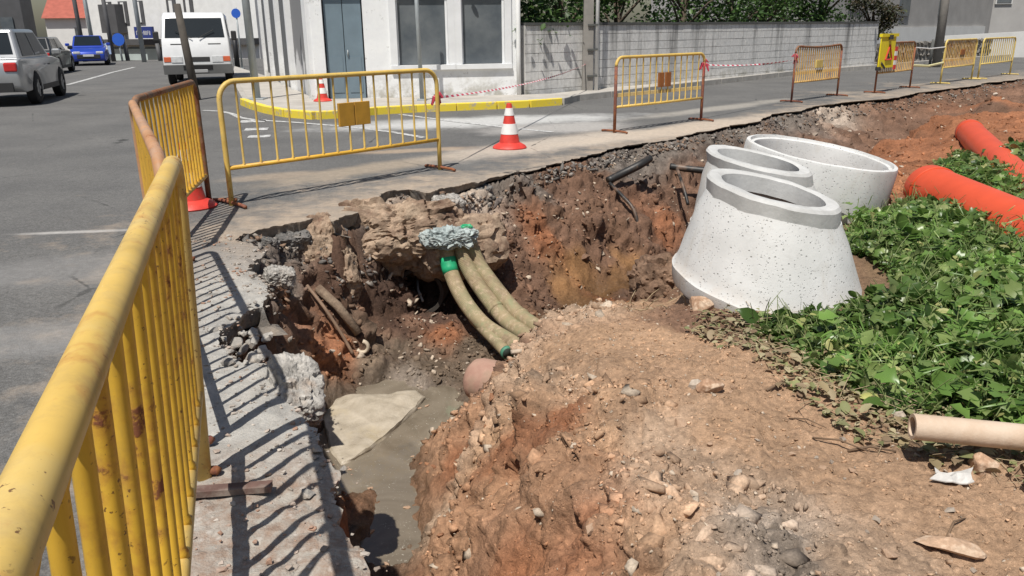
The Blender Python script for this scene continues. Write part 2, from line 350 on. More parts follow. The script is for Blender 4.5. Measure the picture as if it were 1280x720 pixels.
far_ = np.clip((RD.ravel()-24)/8, 0, 1); ZB = np.where(ED > 0, ZB*(1-far_)+.02*far_, ZB)
_eu = proj(np.c_[EL, np.zeros(len(EL))])[0]; ETH = np.interp(_eu, [0, 540, 640, 2000], [1, 1, .18, .12]); TQ = ETH[EI]
Vt = np.c_[Q, ZB]
def grid_normals(V):
    G = V.reshape(NR, NTH, 3); a = np.gradient(G, axis=1); b = np.gradient(G, axis=0); n = np.cross(a, b)
    n /= np.linalg.norm(n, axis=2)[:, :, None]+1e-12
    return n.reshape(-1, 3)
Nn = grid_normals(Vt)
rough = RCV[:, 0]*np.clip((ED+.02)/.1, 0, 1)
steep = 1-np.clip(Nn[:, 2], 0, 1)
big = fbm(Vt, .55, 4, 3)
l1, i1 = lumps(Vt+fbm(Vt, .2, 2, 77)[:, None]*.05, .34, 11, .55)
l2, i2 = lumps(Vt+fbm(Vt, .1, 2, 78)[:, None]*.03, .15, 12, .6)
l3, i3 = lumps(Vt+fbm(Vt, .05, 2, 79)[:, None]*.012, .065, 13, .6)
fine = fbm(Vt, .09, 3, 44)
rid = 1-np.abs(fbm(Vt, .3, 3, 55))*2.4
l4, i4 = lumps(Vt+fbm(Vt, .03, 2, 80)[:, None]*.006, .032, 14, .7)
near_ = np.clip((9-RD.ravel())/4, 0, 1)
spot = np.clip(fbm(Vt, .35, 3, 88)*2.5+.35, 0, 1)
disp = rough*(big*.12+l1*.34*.42+l2*.15*.75+l3*.065*.8+rid*.06*(steep > .25))+fine*(.012+.02*rough)+(1-rough)*(l3*.065*.5*spot+l2*.15*.22*spot+big*.04)+near_*l4*.032*(.45+.5*rough)
g1, j1 = facets(Vt+fbm(Vt, .15, 2, 81)[:, None]*.04, .24, 201); g2, j2 = facets(Vt+fbm(Vt, .06, 2, 82)[:, None]*.02, .085, 202)
disp += rough*(g1*.24*.42+g2*.085*.5)*(.45+.55*np.clip(steep*2.2, 0, 1))
disp -= rough*.05
Vt = Vt+Nn*disp[:, None]
Vt[:, 2] = np.where(ED < .0, np.minimum(Vt[:, 2], -.125*TQ), Vt[:, 2])
cap_ = np.clip(ED/.25, 0, 1); Vt[:, 2] = np.where((ED < .25) & (ED >= 0), np.minimum(Vt[:, 2], -.09*TQ*1.0+.012*(TQ < .6)+cap_*.12), Vt[:, 2])
colr = RCV[:, 1:].copy()
tint = 1+(j1-.5)*.4*rough+(j2-.5)*.4*rough+(i1-.5)*.3*rough*(l1 > .02)+(i2-.5)*.5*rough*(l2 > .02)+(i3-.5)*.6*(.3+.7*rough)*(l3 > .02)+(i4-.5)*.5*near_*(l4 > .02)+fbm(Vt, .8, 3, 66)*.3
colr *= np.clip(tint, .35, 1.8)[:, None]
patch = np.clip(fbm(Vt, .45, 4, 91)*2.2-.35, 0, 1)[:, None]*np.clip(rough, .2, 1)[:, None]
colr = colr*(1-patch*.25)+np.array(CK['clay'])*patch*.25*np.clip(steep*2, .2, 1)[:, None]+colr*patch*.25*(1-np.clip(steep*2, .2, 1)[:, None])
wet = np.clip((-1.02-Vt[:, 2])/.12, 0, 1)[:, None]; colr = colr*(1-.45*wet)
# the trench near the pipe's outfall and the floor stay damp: a real wet film, carried as its own attribute
_i = np.arange((NR-1)*(NTH-1)); _r = _i//(NTH-1); _c = _i % (NTH-1); a0 = _r*NTH+_c
quads = np.stack([a0, a0+1, a0+NTH+1, a0+NTH], 1)
keep = (ED[quads] > -.28).any(1)
quads = quads[keep]
used = np.unique(quads); remap = np.full(len(Vt), -1); remap[used] = np.arange(len(used))
SV = Vt[used]; SN = None; SE = ED[used]; SR = rough[used]; SC_ = colr[used]; SRAD = RD.ravel()[used]
soil_me = np_mesh('soil', SV, remap[quads], 4)
ca = soil_me.color_attributes.new('col', 'FLOAT_COLOR', 'POINT'); ca.data.foreach_set('color', np.c_[SC_, np.ones(len(SC_))].astype(np.float32).ravel())
wa = soil_me.attributes.new('wet', 'FLOAT', 'POINT'); wa.data.foreach_set('value', wet[used, 0].astype(np.float32))
t = NT('soil'); v = t.co(True)
c = t.attr('col')
c = t.val(c, t.rng(t.noise(38, 6, .7, v), .28, .72, .62, 1.38))
c = t.mix(t.rng(t.noise(110, 3, .6, v), .63, .70), c, t.val(c, 1.7))
c = t.mix(t.math('MULTIPLY', t.rng(t.voro(75, v, out=0), .0, .2, .6, 0), t.rng(t.noise(9, 3, .6, v), .5, .6)), c, (.52, .45, .37))
n1 = t.bump(t.noise(22, 6, .72, v), .7, .03); n2 = t.bump(t.noise(120, 4, .7, v), .75, .008, n1)
wt = t.attr('wet', 'Fac')
M['soil'] = t.out(c, t.rng(wt, 0, 1, .95, .35), n2, 0, .25)
soil = obj('soil', soil_me, M['soil'], smooth=True); tag(soil, kind='structure', label='excavated red and brown earth with pit, trench and mound', cat='ground')

SPX, SPY, SPD = proj(SV)
def on_soil(u, v):
    """where that pixel meets the dug ground (the surface nearest the camera there)"""
    d2 = (SPX-u)**2+(SPY-v)**2; k = np.where(d2 < 16)[0]
    if len(k) == 0: return Vector(SV[d2.argmin()])
    k = k[(SE[k] > .0) | (SPD[k] > 0)]
    return Vector(SV[k[SPD[k].argmin()]])
def soil_z(x, y):
    k = ((SV[:, 0]-x)**2+(SV[:, 1]-y)**2).argmin(); return float(SV[k, 2])

# base ground: one wide sheet to the horizon below everything
mb = MB(); mb.add([(-250, -60, -1.6), (250, -60, -1.6), (250, 400, -1.6), (-250, 400, -1.6)], [(0, 1, 2, 3)])
M['base'] = plain('far_ground', (.16, .12, .08), .95, .2, .5)
tag(mb.build('ground', M['base']), kind='structure')

# ------------------------------------------------------------------ road: one asphalt sheet with a broken edge
pts = [tuple(q) for q in EL]; nE = len(pts)
outer = [(26., 36.), (40., 52.), (-90., 52.), (-90., -8.), (float(EL[0][0])-.2, -8.)]
V2 = pts+outer; edges = [(i, (i+1) % len(V2)) for i in range(len(V2))]
fillp = []
g = np.arange(-3.2, 1.2, .04); gy = np.arange(.5, 10.2, .04); GX, GY = np.meshgrid(g, gy); G = np.stack([GX.ravel(), GY.ravel()], 1)
G += RNG.uniform(-.013, .013, G.shape); d, _ = edge_dist(G); sel = (d < -.02) & (d > -.75); fillp.append(G[sel])
g = np.arange(-8, 8, .25); gy = np.arange(0, 18, .25); GX, GY = np.meshgrid(g, gy); G = np.stack([GX.ravel(), GY.ravel()], 1)
d, _ = edge_dist(G); sel = (d < -.7) | ((d < -.1) & (G[:, 1] > 9.5)); fillp.append(G[sel])
g = np.arange(-60, 40, 3.); gy = np.arange(-6, 100, 3.); GX, GY = np.meshgrid(g, gy); G = np.stack([GX.ravel(), GY.ravel()], 1)
d, _ = edge_dist(G); sel = (d < -1.5) & inside(G, np.array(V2)); sel &= ~((np.abs(G[:, 0]) < 8.1) & (G[:, 1] > -.1) & (G[:, 1] < 18)); fillp.append(G[sel])
fillp = np.vstack(fillp)
res = delaunay_2d_cdt([Vector(q) for q in V2]+[Vector(q) for q in fillp], edges, [], 1, 1e-5)
RV = np.array([tuple(q) for q in res[0]]); tris = [f for f in res[2]]
nv = len(RV); d, ei = edge_dist(RV); d = -np.maximum(-d, 0)
R3 = np.c_[RV, np.zeros(nv)]; near = np.clip(1-np.linalg.norm(RV, axis=1)/14, 0, 1)
crumble = np.exp(d/.09)
R3[:, 2] = near*(fbm(R3, .5, 3, 21)*.012+fbm(R3, .12, 3, 22)*.006)-crumble*near*(.025+.05*np.clip(fbm(R3, .22, 3, 23), 0, 1))+near*np.exp(d/.3)*fbm(R3, .16, 3, 24)*.012
# lower front strip by the pit is rougher, broken concrete
stripm = np.clip((2.75-RV[:, 1]+.5*fbm(R3, .5, 2, 64))/.25, 0, 1)*(RV[:, 0] > -1.6)*np.clip((d+.75)/.2, 0, 1)
lr, ir = lumps(R3, .1, 61, .7); gr_, _ = facets(R3+fbm(R3, .1, 2, 65)[:, None]*.02, .13, 66); R3[:, 2] += stripm*(lr*.1*.3+fbm(R3, .07, 2, 63)*.015+gr_*.13*.11)
R3[:, 2] += (1-stripm)*near*np.exp(d/.22)*facets(R3, .16, 67)[0]*.16*.16
edge_ids = {}
orig = res[3]
for i, o_ in enumerate(orig):
    for q in o_:
        if q < nE: edge_ids[q] = i
verts = [tuple(q) for q in R3]; faces = [tuple(f) for f in tris]
colr_side = []
rows = [[edge_ids[i] for i in range(nE)]]
e3 = np.array([verts[k] for k in rows[0]])
tg = np.gradient(e3[:, :2], axis=0); tg /= np.linalg.norm(tg, axis=1)[:, None]+1e-9; nrm_in = np.stack([-tg[:, 1], tg[:, 0]], 1)
for lv, z in enumerate((-.035, -.075, -.115, -.16)):
    a = e3.copy(); jj = fbm(np.c_[e3[:, :2], np.full(nE, z*3)], .09, 3, 71+lv)*.03
    a[:, :2] += nrm_in*((.006+.012*lv)+np.abs(jj))[:, None]*np.where(lv == 3, 3, 1); a[:, 2] = e3[:, 2]+z*(.05+.95*ETH)
    s0 = len(verts); verts += [tuple(q) for q in a]; rows.append(list(range(s0, s0+nE)))
for ra, rb in zip(rows[:-1], rows[1:]):
    faces += [(ra[i], rb[i], rb[i+1], ra[i+1]) for i in range(nE-1)]
rme = bpy.data.meshes.new('road'); rme.from_pydata(verts, [], faces); rme.update()
_b = bmesh.new(); _b.from_mesh(rme); bmesh.ops.recalc_face_normals(_b, faces=_b.faces)
_b.faces.ensure_lookup_table()
if sum(f.normal.z for f in _b.faces if abs(f.normal.z) > .9) < 0: bmesh.ops.reverse_faces(_b, faces=_b.faces)
_b.to_mesh(rme); _b.free()
AV = np.array(verts); dd = np.r_[d, np.zeros(len(verts)-nv)]; side = np.r_[np.zeros(nv), np.ones(len(verts)-nv)]
_dsc = np.where(AV[:, 1] > 9, .55, .9); dust = np.exp(np.minimum(dd, 0)/_dsc)*(1-side)*np.where(AV[:, 1] > 9, .9, 1.)
at = rme.attributes.new('dust', 'FLOAT', 'POINT'); at.data.foreach_set('value', dust.astype(np.float32))
at = rme.attributes.new('side', 'FLOAT', 'POINT'); at.data.foreach_set('value', side.astype(np.float32))
at = rme.attributes.new('strip', 'FLOAT', 'POINT'); sp = np.r_[np.clip((RV[:, 0]+RV[:, 1]*.36+.38)/.18, 0, 1)*np.clip((5.6-RV[:, 1])/.8, 0, 1), np.zeros(len(verts)-nv)]
at.data.foreach_set('value', sp.astype(np.float32))
at = rme.attributes.new('broken', 'FLOAT', 'POINT'); at.data.foreach_set('value', np.r_[stripm, np.zeros(len(verts)-nv)].astype(np.float32))
def ellipse(t, v, cx, cy, rx, ry, rot, soft=.5, amt=1., nz=None):
    q = t.map(v, (1, 1, 0), (0, 0, 0)); sub = t.n('ShaderNodeVectorMath', operation='SUBTRACT'); t.put(sub.inputs[0], q); sub.inputs[1].default_value = (cx, cy, 0)
    r = t.n('ShaderNodeVectorRotate', rotation_type='Z_AXIS'); t.put(r.inputs['Vector'], sub.outputs[0]); r.inputs['Angle'].default_value = -rot
    m = t.map(r.outputs[0], (1/rx, 1/ry, 0)); l = t.n('ShaderNodeVectorMath', operation='LENGTH'); t.put(l.inputs[0], m)
    L = l.outputs['Value']
    if nz is not None: L = t.math('ADD', L, t.math('MULTIPLY', t.math('SUBTRACT', nz, .5), 1.3))
    return t.rng(L, 1-soft, 1+soft*.4, amt, 0, True)
t = NT('asphalt'); v = t.co(True)
nb = t.noise(.7, 5, .6, v); nm = t.noise(4, 6, .65, v); nf = t.noise(160, 3, .7, v); agg = t.voro(130, v)
asp = t.mix(t.rng(nb, .3, .7), (.10, .099, .098), (.145, .142, .137))
asp = t.val(asp, t.rng(nf, .3, .7, .7, 1.35))
asp = t.mix(t.rng(agg, .0, .28, .5, 0), asp, (.24, .23, .215)); asp = t.val(asp, t.rng(t.noise(48, 3, .7, v), .32, .68, .72, 1.3))
dst = t.attr('dust', 'Fac'); stp = t.attr('strip', 'Fac'); brk = t.attr('broken', 'Fac')
dcol = t.mix(t.rng(nm, .35, .65), (.29, .25, .21), (.40, .32, .245))
nl = t.noise(1.6, 6, .68, v)
dm = t.rng(t.math('ADD', dst, t.math('ADD', t.math('MULTIPLY', t.math('SUBTRACT', nm, .5), .9), t.math('MULTIPLY', t.math('SUBTRACT', nl, .5), 1.6))), .30, .85)
asp = t.mix(t.math('MULTIPLY', t.attr('side', 'Fac'), t.rng(nm, .38, .6)), asp, (.27, .23, .19))
col = t.mix(t.math('MULTIPLY', dm, .85), asp, dcol)
conc = t.mix(t.rng(t.noise(9, 6, .7, v), .35, .65), (.32, .31, .29), (.44, .42, .385))
conc = t.val(conc, t.rng(nf, .3, .7, .82, 1.15))
col = t.mix(t.math('MULTIPLY', stp, t.rng(nm, .3, .5, .65, 1)), col, conc)
bcol = t.mix(t.rng(t.noise(14, 5, .7, v), .4, .62), (.36, .33, .29), (.27, .195, .15))
bcol = t.mix(t.rng(t.voro(26, v), 0, .3, .7, 0), bcol, (.5, .46, .42))
col = t.mix(brk, col, bcol)
wp = t.noise(1.1, 6, .7, v)
def gp(u, v_): q = P(u, v_); return q.x, q.y
def splash(u, v_, rx, ry, rot, c_, amt):
    global col
    x, y = gp(u, v_); col = t.mix(ellipse(t, v, x, y, rx, ry, rot, .6, amt, wp), col, c_)
splash(600, 152, 3., .9, .25, (.50, .50, .49), .9)
splash(700, 160, 1.5, .7, .4, (.45, .43, .41), .7)
splash(470, 210, 1.6, .35, .8, (.45, .36, .26), .5)
splash(520, 188, .9, .22, .3, (.48, .36, .25), .55)
splash(345, 220, .55, .25, .5, (.42, .33, .24), .5)
splash(700, 178, 2.4, .6, .75, (.50, .43, .36), .8)
splash(860, 160, 3., .5, .75, (.50, .42, .34), .8)
splash(95, 290, .5, .06, .1, (.5, .48, .46), .6)
splash(900, 135, 3., .35, .75, (.5, .46, .4), .45)
splash(160, 330, 1.2, .5, .3, (.24, .235, .23), .5)
splash(90, 420, .8, .3, .2, (.26, .255, .25), .5)
# long cracks
cr = t.voro(.55, t.map(v, (1, 1, .0)), 'DISTANCE_TO_EDGE')
crm = t.math('MULTIPLY', t.rng(t.math('ADD', cr, t.math('MULTIPLY', t.math('SUBTRACT', nm, .5), .06)), .0, .006, 1, 0), t.rng(nb, .5, .6))
col = t.mix(t.math('MULTIPLY', crm, .75), col, (.03, .03, .03))
n1 = t.bump(nf, .6, .006); n2 = t.bump(agg, .35, .006, n1); n3 = t.bump(nm, .3, .02, n2)
stn_ = t.noise(13, 7, .78, v); col = t.val(col, t.rng(stn_, .3, .7, .8, 1.18))
M['asphalt'] = t.out(col, .9, n3, 0, .3)
road = obj('road', rme, M['asphalt']); tag(road, 'dusty grey asphalt road broken off along the pit', 'road', kind='structure')

# ------------------------------------------------------------------ puddle
t = NT('murky_water'); v = t.co(True)
wc = t.mix(t.rng(t.noise(2.2, 4, .6, v, 1.), .35, .65), (.135, .11, .08), (.22, .185, .14))
fo = t.noise(30, 6, .75, v, 2.); wc = t.mix(t.rng(fo, .62, .68), wc, (.55, .52, .45))
M['water'] = t.out(wc, t.rng(fo, .6, .68, .02, .5), t.bump(t.noise(14, 3, .6, v), .10, .01), 0, .5)
mb = MB()
wp_ = [(400,478),(440,470),(500,452),(560,440),(625,432),(640,470),(560,560),(535,610),(530,720),(540,900),(440,900),(420,700),(395,600),(380,520)]
WZ = -1.2; mb.prism([tuple(P(u, v_, WZ)[:2]) for u, v_ in wp_], WZ-.12, WZ)
tag(mb.build('water', M['water']), 'murky grey-brown water standing in the pit', 'water', kind='structure')

# ------------------------------------------------------------------ concrete manhole pieces
t = NT('precast_concrete'); v = t.co()
c = t.mix(t.rng(t.noise(2.5, 5, .6), .35, .65), (.56, .56, .55), (.66, .66, .65))
pit = t.voro(34, t.map(v, (1, 1, 1), (3, 1, 2))); pm = t.math('MULTIPLY', t.rng(pit, .12, .2, 1, 0), t.rng(t.noise(11, 2, .5), .40, .50))
pit2 = t.voro(70); pm2 = t.math('MULTIPLY', t.rng(pit2, .14, .22, 1, 0), t.rng(t.noise(16, 2, .5), .44, .52))
pmx = t.math('MAXIMUM', pm, pm2)
c = t.mix(t.math('MULTIPLY', pmx, .55), c, (.24, .235, .23))
c = t.mix(t.rng(t.noise(7, 6, .7), .55, .72, 0, .4), c, (.42, .41, .39)); c = t.mix(t.rng(t.noise(4, 6, .7, t.map(v, (1, 1, .25))), .56, .7, 0, .35), c, (.45, .40, .33)); sz_ = t.n('ShaderNodeSeparateXYZ'); t.put(sz_.inputs[0], v); c = t.mix(t.math('MULTIPLY', t.rng(sz_.outputs[2], .02, .22, .75, 0), t.rng(t.noise(5, 5, .7), .38, .6)), c, (.40, .30, .22))
n1 = t.bump(t.math('SUBTRACT', 1., pmx), .6, .008); n2 = t.bump(t.noise(60, 4, .6), .25, .004, n1)
M['precast'] = t.out(c, .88, n2, 0, .25)
t = NT('shaded_collar_concrete'); c = t.mix(t.rng(t.noise(5, 6, .65), .35, .65), (.42, .42, .41), (.56, .56, .55))  # greyer than the cone wall: shade of the upright face put into the colour
M['collar'] = t.out(c, .88, t.bump(t.noise(45, 5, .7), .35, .006), 0, .25)
def wob(o, amt=.006, sc=.12, seed=5):
    me = o.data; n = len(me.vertices); a = np.empty(n*3, np.float32); me.vertices.foreach_get('co', a); a = a.reshape(-1, 3).astype(float)
    a += np.stack([fbm(a, sc, 3, seed+k*13)*amt for k in range(3)], 1); me.vertices.foreach_set('co', a.astype(np.float32).ravel()); me.update()
def shear(o, k):                        # these cones are eccentric: the neck sits off-centre
    for v_ in o.data.vertices: v_.co.x -= k*v_.co.z
def manhole_cone(loc, rz, tx, ty, label, s=1., seed=3, sh=.24):
    o = empty('manhole_cone', loc, rz, tx, ty); tag(o, label, 'manhole cone'); o.scale = (s, s, s)
    b = MB().lathe([(.52, .0), (.61, .0), (.615, .02), (.612, .10), (.596, .112), (.57, .17), (.53, .28), (.49, .39), (.455, .49), (.410, .57), (.397, .60), (.34, .60), (.39, .45), (.47, .25), (.52, .08)], 72, closed=True)
    q = b.build('cone_wall', M['precast'], o, angle=40); wob(q, .007, .15, seed); shear(q, sh)
    b = MB().lathe([(.29, .585), (.390, .585), (.398, .59), (.396, .672), (.380, .69), (.33, .694), (.305, .682)], 72, closed=True)
    q = b.build('collar', M['collar'], o, angle=35); wob(q, .006, .1, seed+1); shear(q, sh)
    return o

def sit(u, v, z=None):
    return P(u, v, z) if z is not None else on_soil(u, v)
CONE1 = manhole_cone((1.60, 4.72, -.12), 0, math.radians(4.5), math.radians(12), 'white speckled concrete manhole cone in front, beside the weeds', 1.0, 3, .29)
CONE2 = manhole_cone((1.96, 5.86, -.12), 0, math.radians(4), math.radians(11), 'concrete manhole cone half hidden behind the front cone', .97, 9, .44)
rg = empty('manhole_ring', (2.60, 7.0, -.12), 0, math.radians(4), math.radians(9)); tag(rg, 'wide pale concrete manhole ring behind the two cones', 'manhole ring')
q = MB().lathe([(.56, .0), (.63, .0), (.637, .03), (.637, .57), (.63, .595), (.60, .60), (.592, .575), (.565, .57), (.558, .54), (.555, .05)], 80, closed=True).build('ring_wall', M['precast'], rg, angle=35); wob(q, .006, .2, 31)

# ------------------------------------------------------------------ steel crowd barriers
M['yel'] = painted('yellow_paint', (.70, .42, .045), .42)
M['yel_pale'] = painted('pale_yellow_paint', (.66, .45, .11), .22, .5, (.62, .46, .17))
M['yel_rust'] = painted('rusty_yellow_paint', (.69, .40, .05), .32)
M['rail_near'] = painted('highlit_worn_rail', (.64, .43, .11), .3, .42, (.60, .45, .18))  # worn, and paler than the bars: the rail's highlight is put into its paint
M['orange_rust'] = painted('rust_orange_rail', (.46, .25, .13), .35, .6, (.40, .27, .20))
M['dark_rust'] = painted('dark_rust_rail', (.13, .09, .07), .6, .7, (.2, .14, .10))
M['far_tan'] = painted('faded_tan_yellow', (.56, .36, .13), .4, .6)
M['far_yel'] = painted('faded_lemon_yellow', (.66, .50, .16), .2, .5)
M['red_rust'] = painted('red_brown_steel', (.16, .055, .04), .5, .7)
M['plate_y'] = painted('ochre_plate', (.50, .27, .035), .1, .55)
M['plate_b'] = painted('brown_plate', (.30, .11, .03), .35, .6)
M['cream'] = painted('cream_board', (.62, .50, .26), .15, .6)
def barrier(a, b, label, h=1.1, bars=20, rail=.021, bar=.008, low=.28, mats=('yel', 'yel', 'yel', 'red_rust'), plates=(), lean=0., board=None, foot=.5, sag=0., leg_mat=None, zfoot=None, corner=.13):
    """a, b: ground points below the two uprights"""
    a = Vector(a); b = Vector(b); d = b-a; L = Vector((d.x, d.y)).length
    o = empty('crowd_barrier', a, math.atan2(d.y, d.x)); tag(o, label, 'barrier', 'steel crowd barriers round the excavation')
    o.rotation_mode = 'XYZ'
    Rm = Matrix.Rotation(math.atan2(d.y, d.x), 4, 'Z') @ Matrix.Rotation(-math.atan2(d.z, L), 4, 'Y') @ Matrix.Rotation(lean, 4, 'X')
    o.rotation_euler = Rm.to_euler()
    L = d.length
    fm, bm_, lm, ft = (M[k] for k in mats)
    pts = [(0, 0, .0), (0, 0, low), (0, 0, h-corner)]
    for k in range(1, 6): an = math.pi/2*k/6; pts.append((corner-corner*math.cos(an), 0, h-corner+corner*math.sin(an)))
    pts += [(corner, 0, h)]+[(corner+(L-2*corner)*k/8, 0, h-sag*math.sin(math.pi*k/8)) for k in range(1, 8)]+[(L-corner, 0, h)]
    for k in range(1, 6): an = math.pi/2*k/6; pts.append((L-corner+corner*math.sin(an), 0, h-corner+corner*math.cos(an)))
    pts += [(L, 0, h-corner), (L, 0, low), (L, 0, .0)]
    if leg_mat:                            # uprights below the rounded corners carry other paint
        MB().tube(pts[2:-2], rail, 12).build('top_rail', fm, o, smooth=True)
        MB().tube(pts[:3], rail, 12).build('upright', M[leg_mat], o, smooth=True); MB().tube(pts[-3:], rail, 12).build('upright', M[leg_mat], o, smooth=True)
    else: MB().tube(pts, rail, 14).build('frame', fm, o, smooth=True)
    MB().tube([(0, 0, low), (L*.5, 0, low-.004), (L, 0, low)], rail*.85, 10).build('bottom_rail', lm, o, smooth=True)
    me = None
    for i in range(bars):
        x = L*(i+1)/(bars+1)
        if me is None: me = MB().tube([(0, 0, low), (0, 0, low+rail), (0, 0, low+rail*1.5), (0, 0, h*.6), (0, 0, h-rail*1.6), (0, 0, h-rail*.9), (0, 0, h-rail*.5)], [bar*1.5, bar*1.4, bar, bar, bar, bar*1.35, bar*1.5], 8).mesh('bar'); me.materials.append(bm_); me.shade_smooth()
        q = obj('bar', me, None, o); q.location = (x+random.uniform(-.004, .004), 0, 0); q.rotation_euler = (0, random.uniform(-.006, .006), 0)
        if sag: q.scale.z = (h-sag*math.sin(math.pi*x/L))/h; q.location.z = low*(1-q.scale.z)
    for x in (0, L):
        MB().tube([(x, -foot*.5, .018), (x, -foot*.42, .026), (x, 0, .03), (x, foot*.42, .026), (x, foot*.5, .018)], .017, 8).build('foot', ft, o, smooth=True)
    for (x0, x1, z0, z1, mk) in plates:
        bevel(MB().box(((x0+x1)/2, -.004, (z0+z1)/2), (x1-x0, bar*2+.008, z1-z0)).build('plate', M[mk], o), .003)
    if board: bevel(MB().box((L*.5, .02, board[0]), (L*.97, .018, board[1])).build('lower_board', M['cream'], o), .003)
    return o
# the near one leans a little towards the pit
pa = Vector((-1.10, 2.50, 0)); na = Vector((-.31, .13, 0))
BA = barrier(na, pa, 'bright yellow barrier with thick worn top rail beside the broken slab', 1.13, 17, .0265, .0135, .33, ('rail_near', 'yel', 'rail_near', 'red_rust'), lean=math.radians(2.5), foot=.10, corner=.12)
pb = Vector((-2.36, 5.12, 0))
BB = barrier((-1.19, 2.72, 0), pb, 'yellow barrier with rusty orange top rail behind the thick-railed one', 1.1, 20, .024, .011, .28, ('orange_rust', 'yel_rust', 'yel_rust', 'red_rust'), foot=.08)
BC = barrier((-2.44, 5.3, 0), P(262, 254), 'yellow barrier with dark rusted top rail near the cone', 1.1, 16, .024, .012, .26, ('dark_rust', 'yel_rust', 'yel_rust', 'red_rust'))
D0 = P(290, 257); D1 = P(550, 212); LD = (D1-D0).length
BD = barrier(D0, D1, 'pale yellow barrier with ochre plate standing across the side street', 1.1, 14, .024, .0105, .34, ('yel_pale', 'yel_pale', 'yel_rust', 'red_rust'), plates=((LD*.483, LD*.555, .60, .83, 'plate_y'), (LD*.56, LD*.632, .60, .83, 'plate_y')), corner=.16)
E0 = P(768, 166); E1 = P(876, 151); LE = (E1-E0).length
BE = barrier(E0, E1, 'pale yellow barrier with two brown plates, taped to its neighbour', 1.1, 13, .024, .0105, .38, ('yel_pale', 'yel_pale', 'yel_pale', 'red_rust'), plates=((LE*.455, LE*.515, .62, .84, 'plate_b'), (LE*.535, LE*.595, .62, .84, 'plate_b')), board=(.55, .055), leg_mat='red_rust')
F0 = P(989, 128); F1 = P(1046, 120); LF = (F1-F0).length
BF = barrier(F0, F1, 'tan barrier of close bars with small yellow emblem', 1.12, 21, .022, .013, .40, ('dark_rust', 'far_tan', 'far_tan', 'red_rust'), plates=((LF*.44, LF*.58, .66, .82, 'far_yel'),), board=(.58, .06), leg_mat='red_rust', sag=.03)
G0 = P(1093, 116.5); G1 = P(1137, 110); LG = (G1-G0).length
BG = barrier(G0, G1, 'brown barrier carrying the yellow works sign', 1.12, 19, .022, .012, .45, ('dark_rust', 'far_tan', 'far_tan', 'red_rust'), leg_mat='red_rust')
H0 = P(1175, 105); H1 = P(1214, 99.5); LH = (H1-H0).length
BH = barrier(H0, H1, 'faded yellow barrier with small dark plate by the grey pole', 1.12, 20, .024, .012, .42, ('far_yel', 'far_tan', 'far_yel', 'far_yel'), plates=((LH*.5, LH*.62, .72, .86, 'plate_b'),), board=(.6, .06))
I0 = P(1222, 99); I1 = P(1262, 93.5)
BI = barrier(I0, I1, 'faded yellow barrier at the far end of the row', 1.12, 14, .024, .012, .42, ('far_yel', 'far_yel', 'far_yel', 'far_yel'))

# ------------------------------------------------------------------ warning tape
t = NT('striped_tape'); u_ = t.n('ShaderNodeAttribute', attribute_name='along').outputs['Fac']
st = t.math('GREATER_THAN', t.math('FRACT', t.math('MULTIPLY', u_, 1/.20)), .5)
M['tape'] = t.out(t.mix(st, (.75, .73, .72), (.55, .05, .09)), .45, None)
def tape(A, B, sag, label, n=60, wd=.028, twist=1.2):
    A = Vector(A); B = Vector(B); d = B-A; hd = Vector((-d.y, d.x, 0)).normalized(); vs = []; al = []; L = d.length
    for i in range(n+1):
        s = i/n; c = A+d*s-Vector((0, 0, sag*4*s*(1-s))); an = twist*math.sin(s*5.)+.35*math.sin(s*17)
        up = Vector((0, 0, 1))*math.cos(an)+hd*math.sin(an); nn = d.normalized().cross(up)*.0015
        for q in (c-up*wd/2-nn, c+up*wd/2-nn, c+up*wd/2+nn, c-up*wd/2+nn): vs.append(q); al.append(s*L)
    fs = [(i*4+k, i*4+(k+1) % 4, (i+1)*4+(k+1) % 4, (i+1)*4+k) for i in range(n) for k in range(4)]+[(3, 2, 1, 0), (n*4, n*4+1, n*4+2, n*4+3)]
    me = bpy.data.meshes.new('warning_tape'); me.from_pydata([tuple(q) for q in vs], [], fs); me.update()
    a_ = me.attributes.new('along', 'FLOAT', 'POINT'); a_.data.foreach_set('value', np.array(al, np.float32))
    return tag(obj('warning_tape', me, M['tape']), label, 'tape', 'red and white warning tapes')
POLE = P(737, 118); 
tape(Vector((D1.x, D1.y, .80)), Vector((POLE.x-.1, POLE.y-.12, .72)), .10, 'red and white tape sagging from barrier to the concrete pole', 90)
tape(Vector((E1.x, E1.y, .92)), Vector((F0.x, F0.y, .86)), .05, 'red and white tape stretched between two barriers along the street')
def knot(c, label, s=.09):
    b = MB()
    for k in range(5):
        a = random.uniform(0, 6.28); e = Vector(c)+Vector((math.cos(a)*s*.7, math.sin(a)*s*.7, random.uniform(-1.5, .3)*s)); m_ = (Vector(c)+e)/2+Vector((0, 0, s*.5))
        b.tube([c, m_, e], [.03, .024, .012], 6, True, .35)
    o = b.build('tape_knot', M['tape_red']); return tag(o, label, 'tape')
M['tape_red'] = plain('red_tape', (.55, .06, .10), .5, .25, 30)
knot((D1.x, D1.y, .80), 'red tape knotted round the upright of the pale yellow barrier')
knot((E1.x, E1.y, .92), 'crumpled pink-red tape tied to the barrier with brown plates', .12)
knot((F0.x, F0.y, .90), 'red tape tied to the barrier with the emblem', .10)

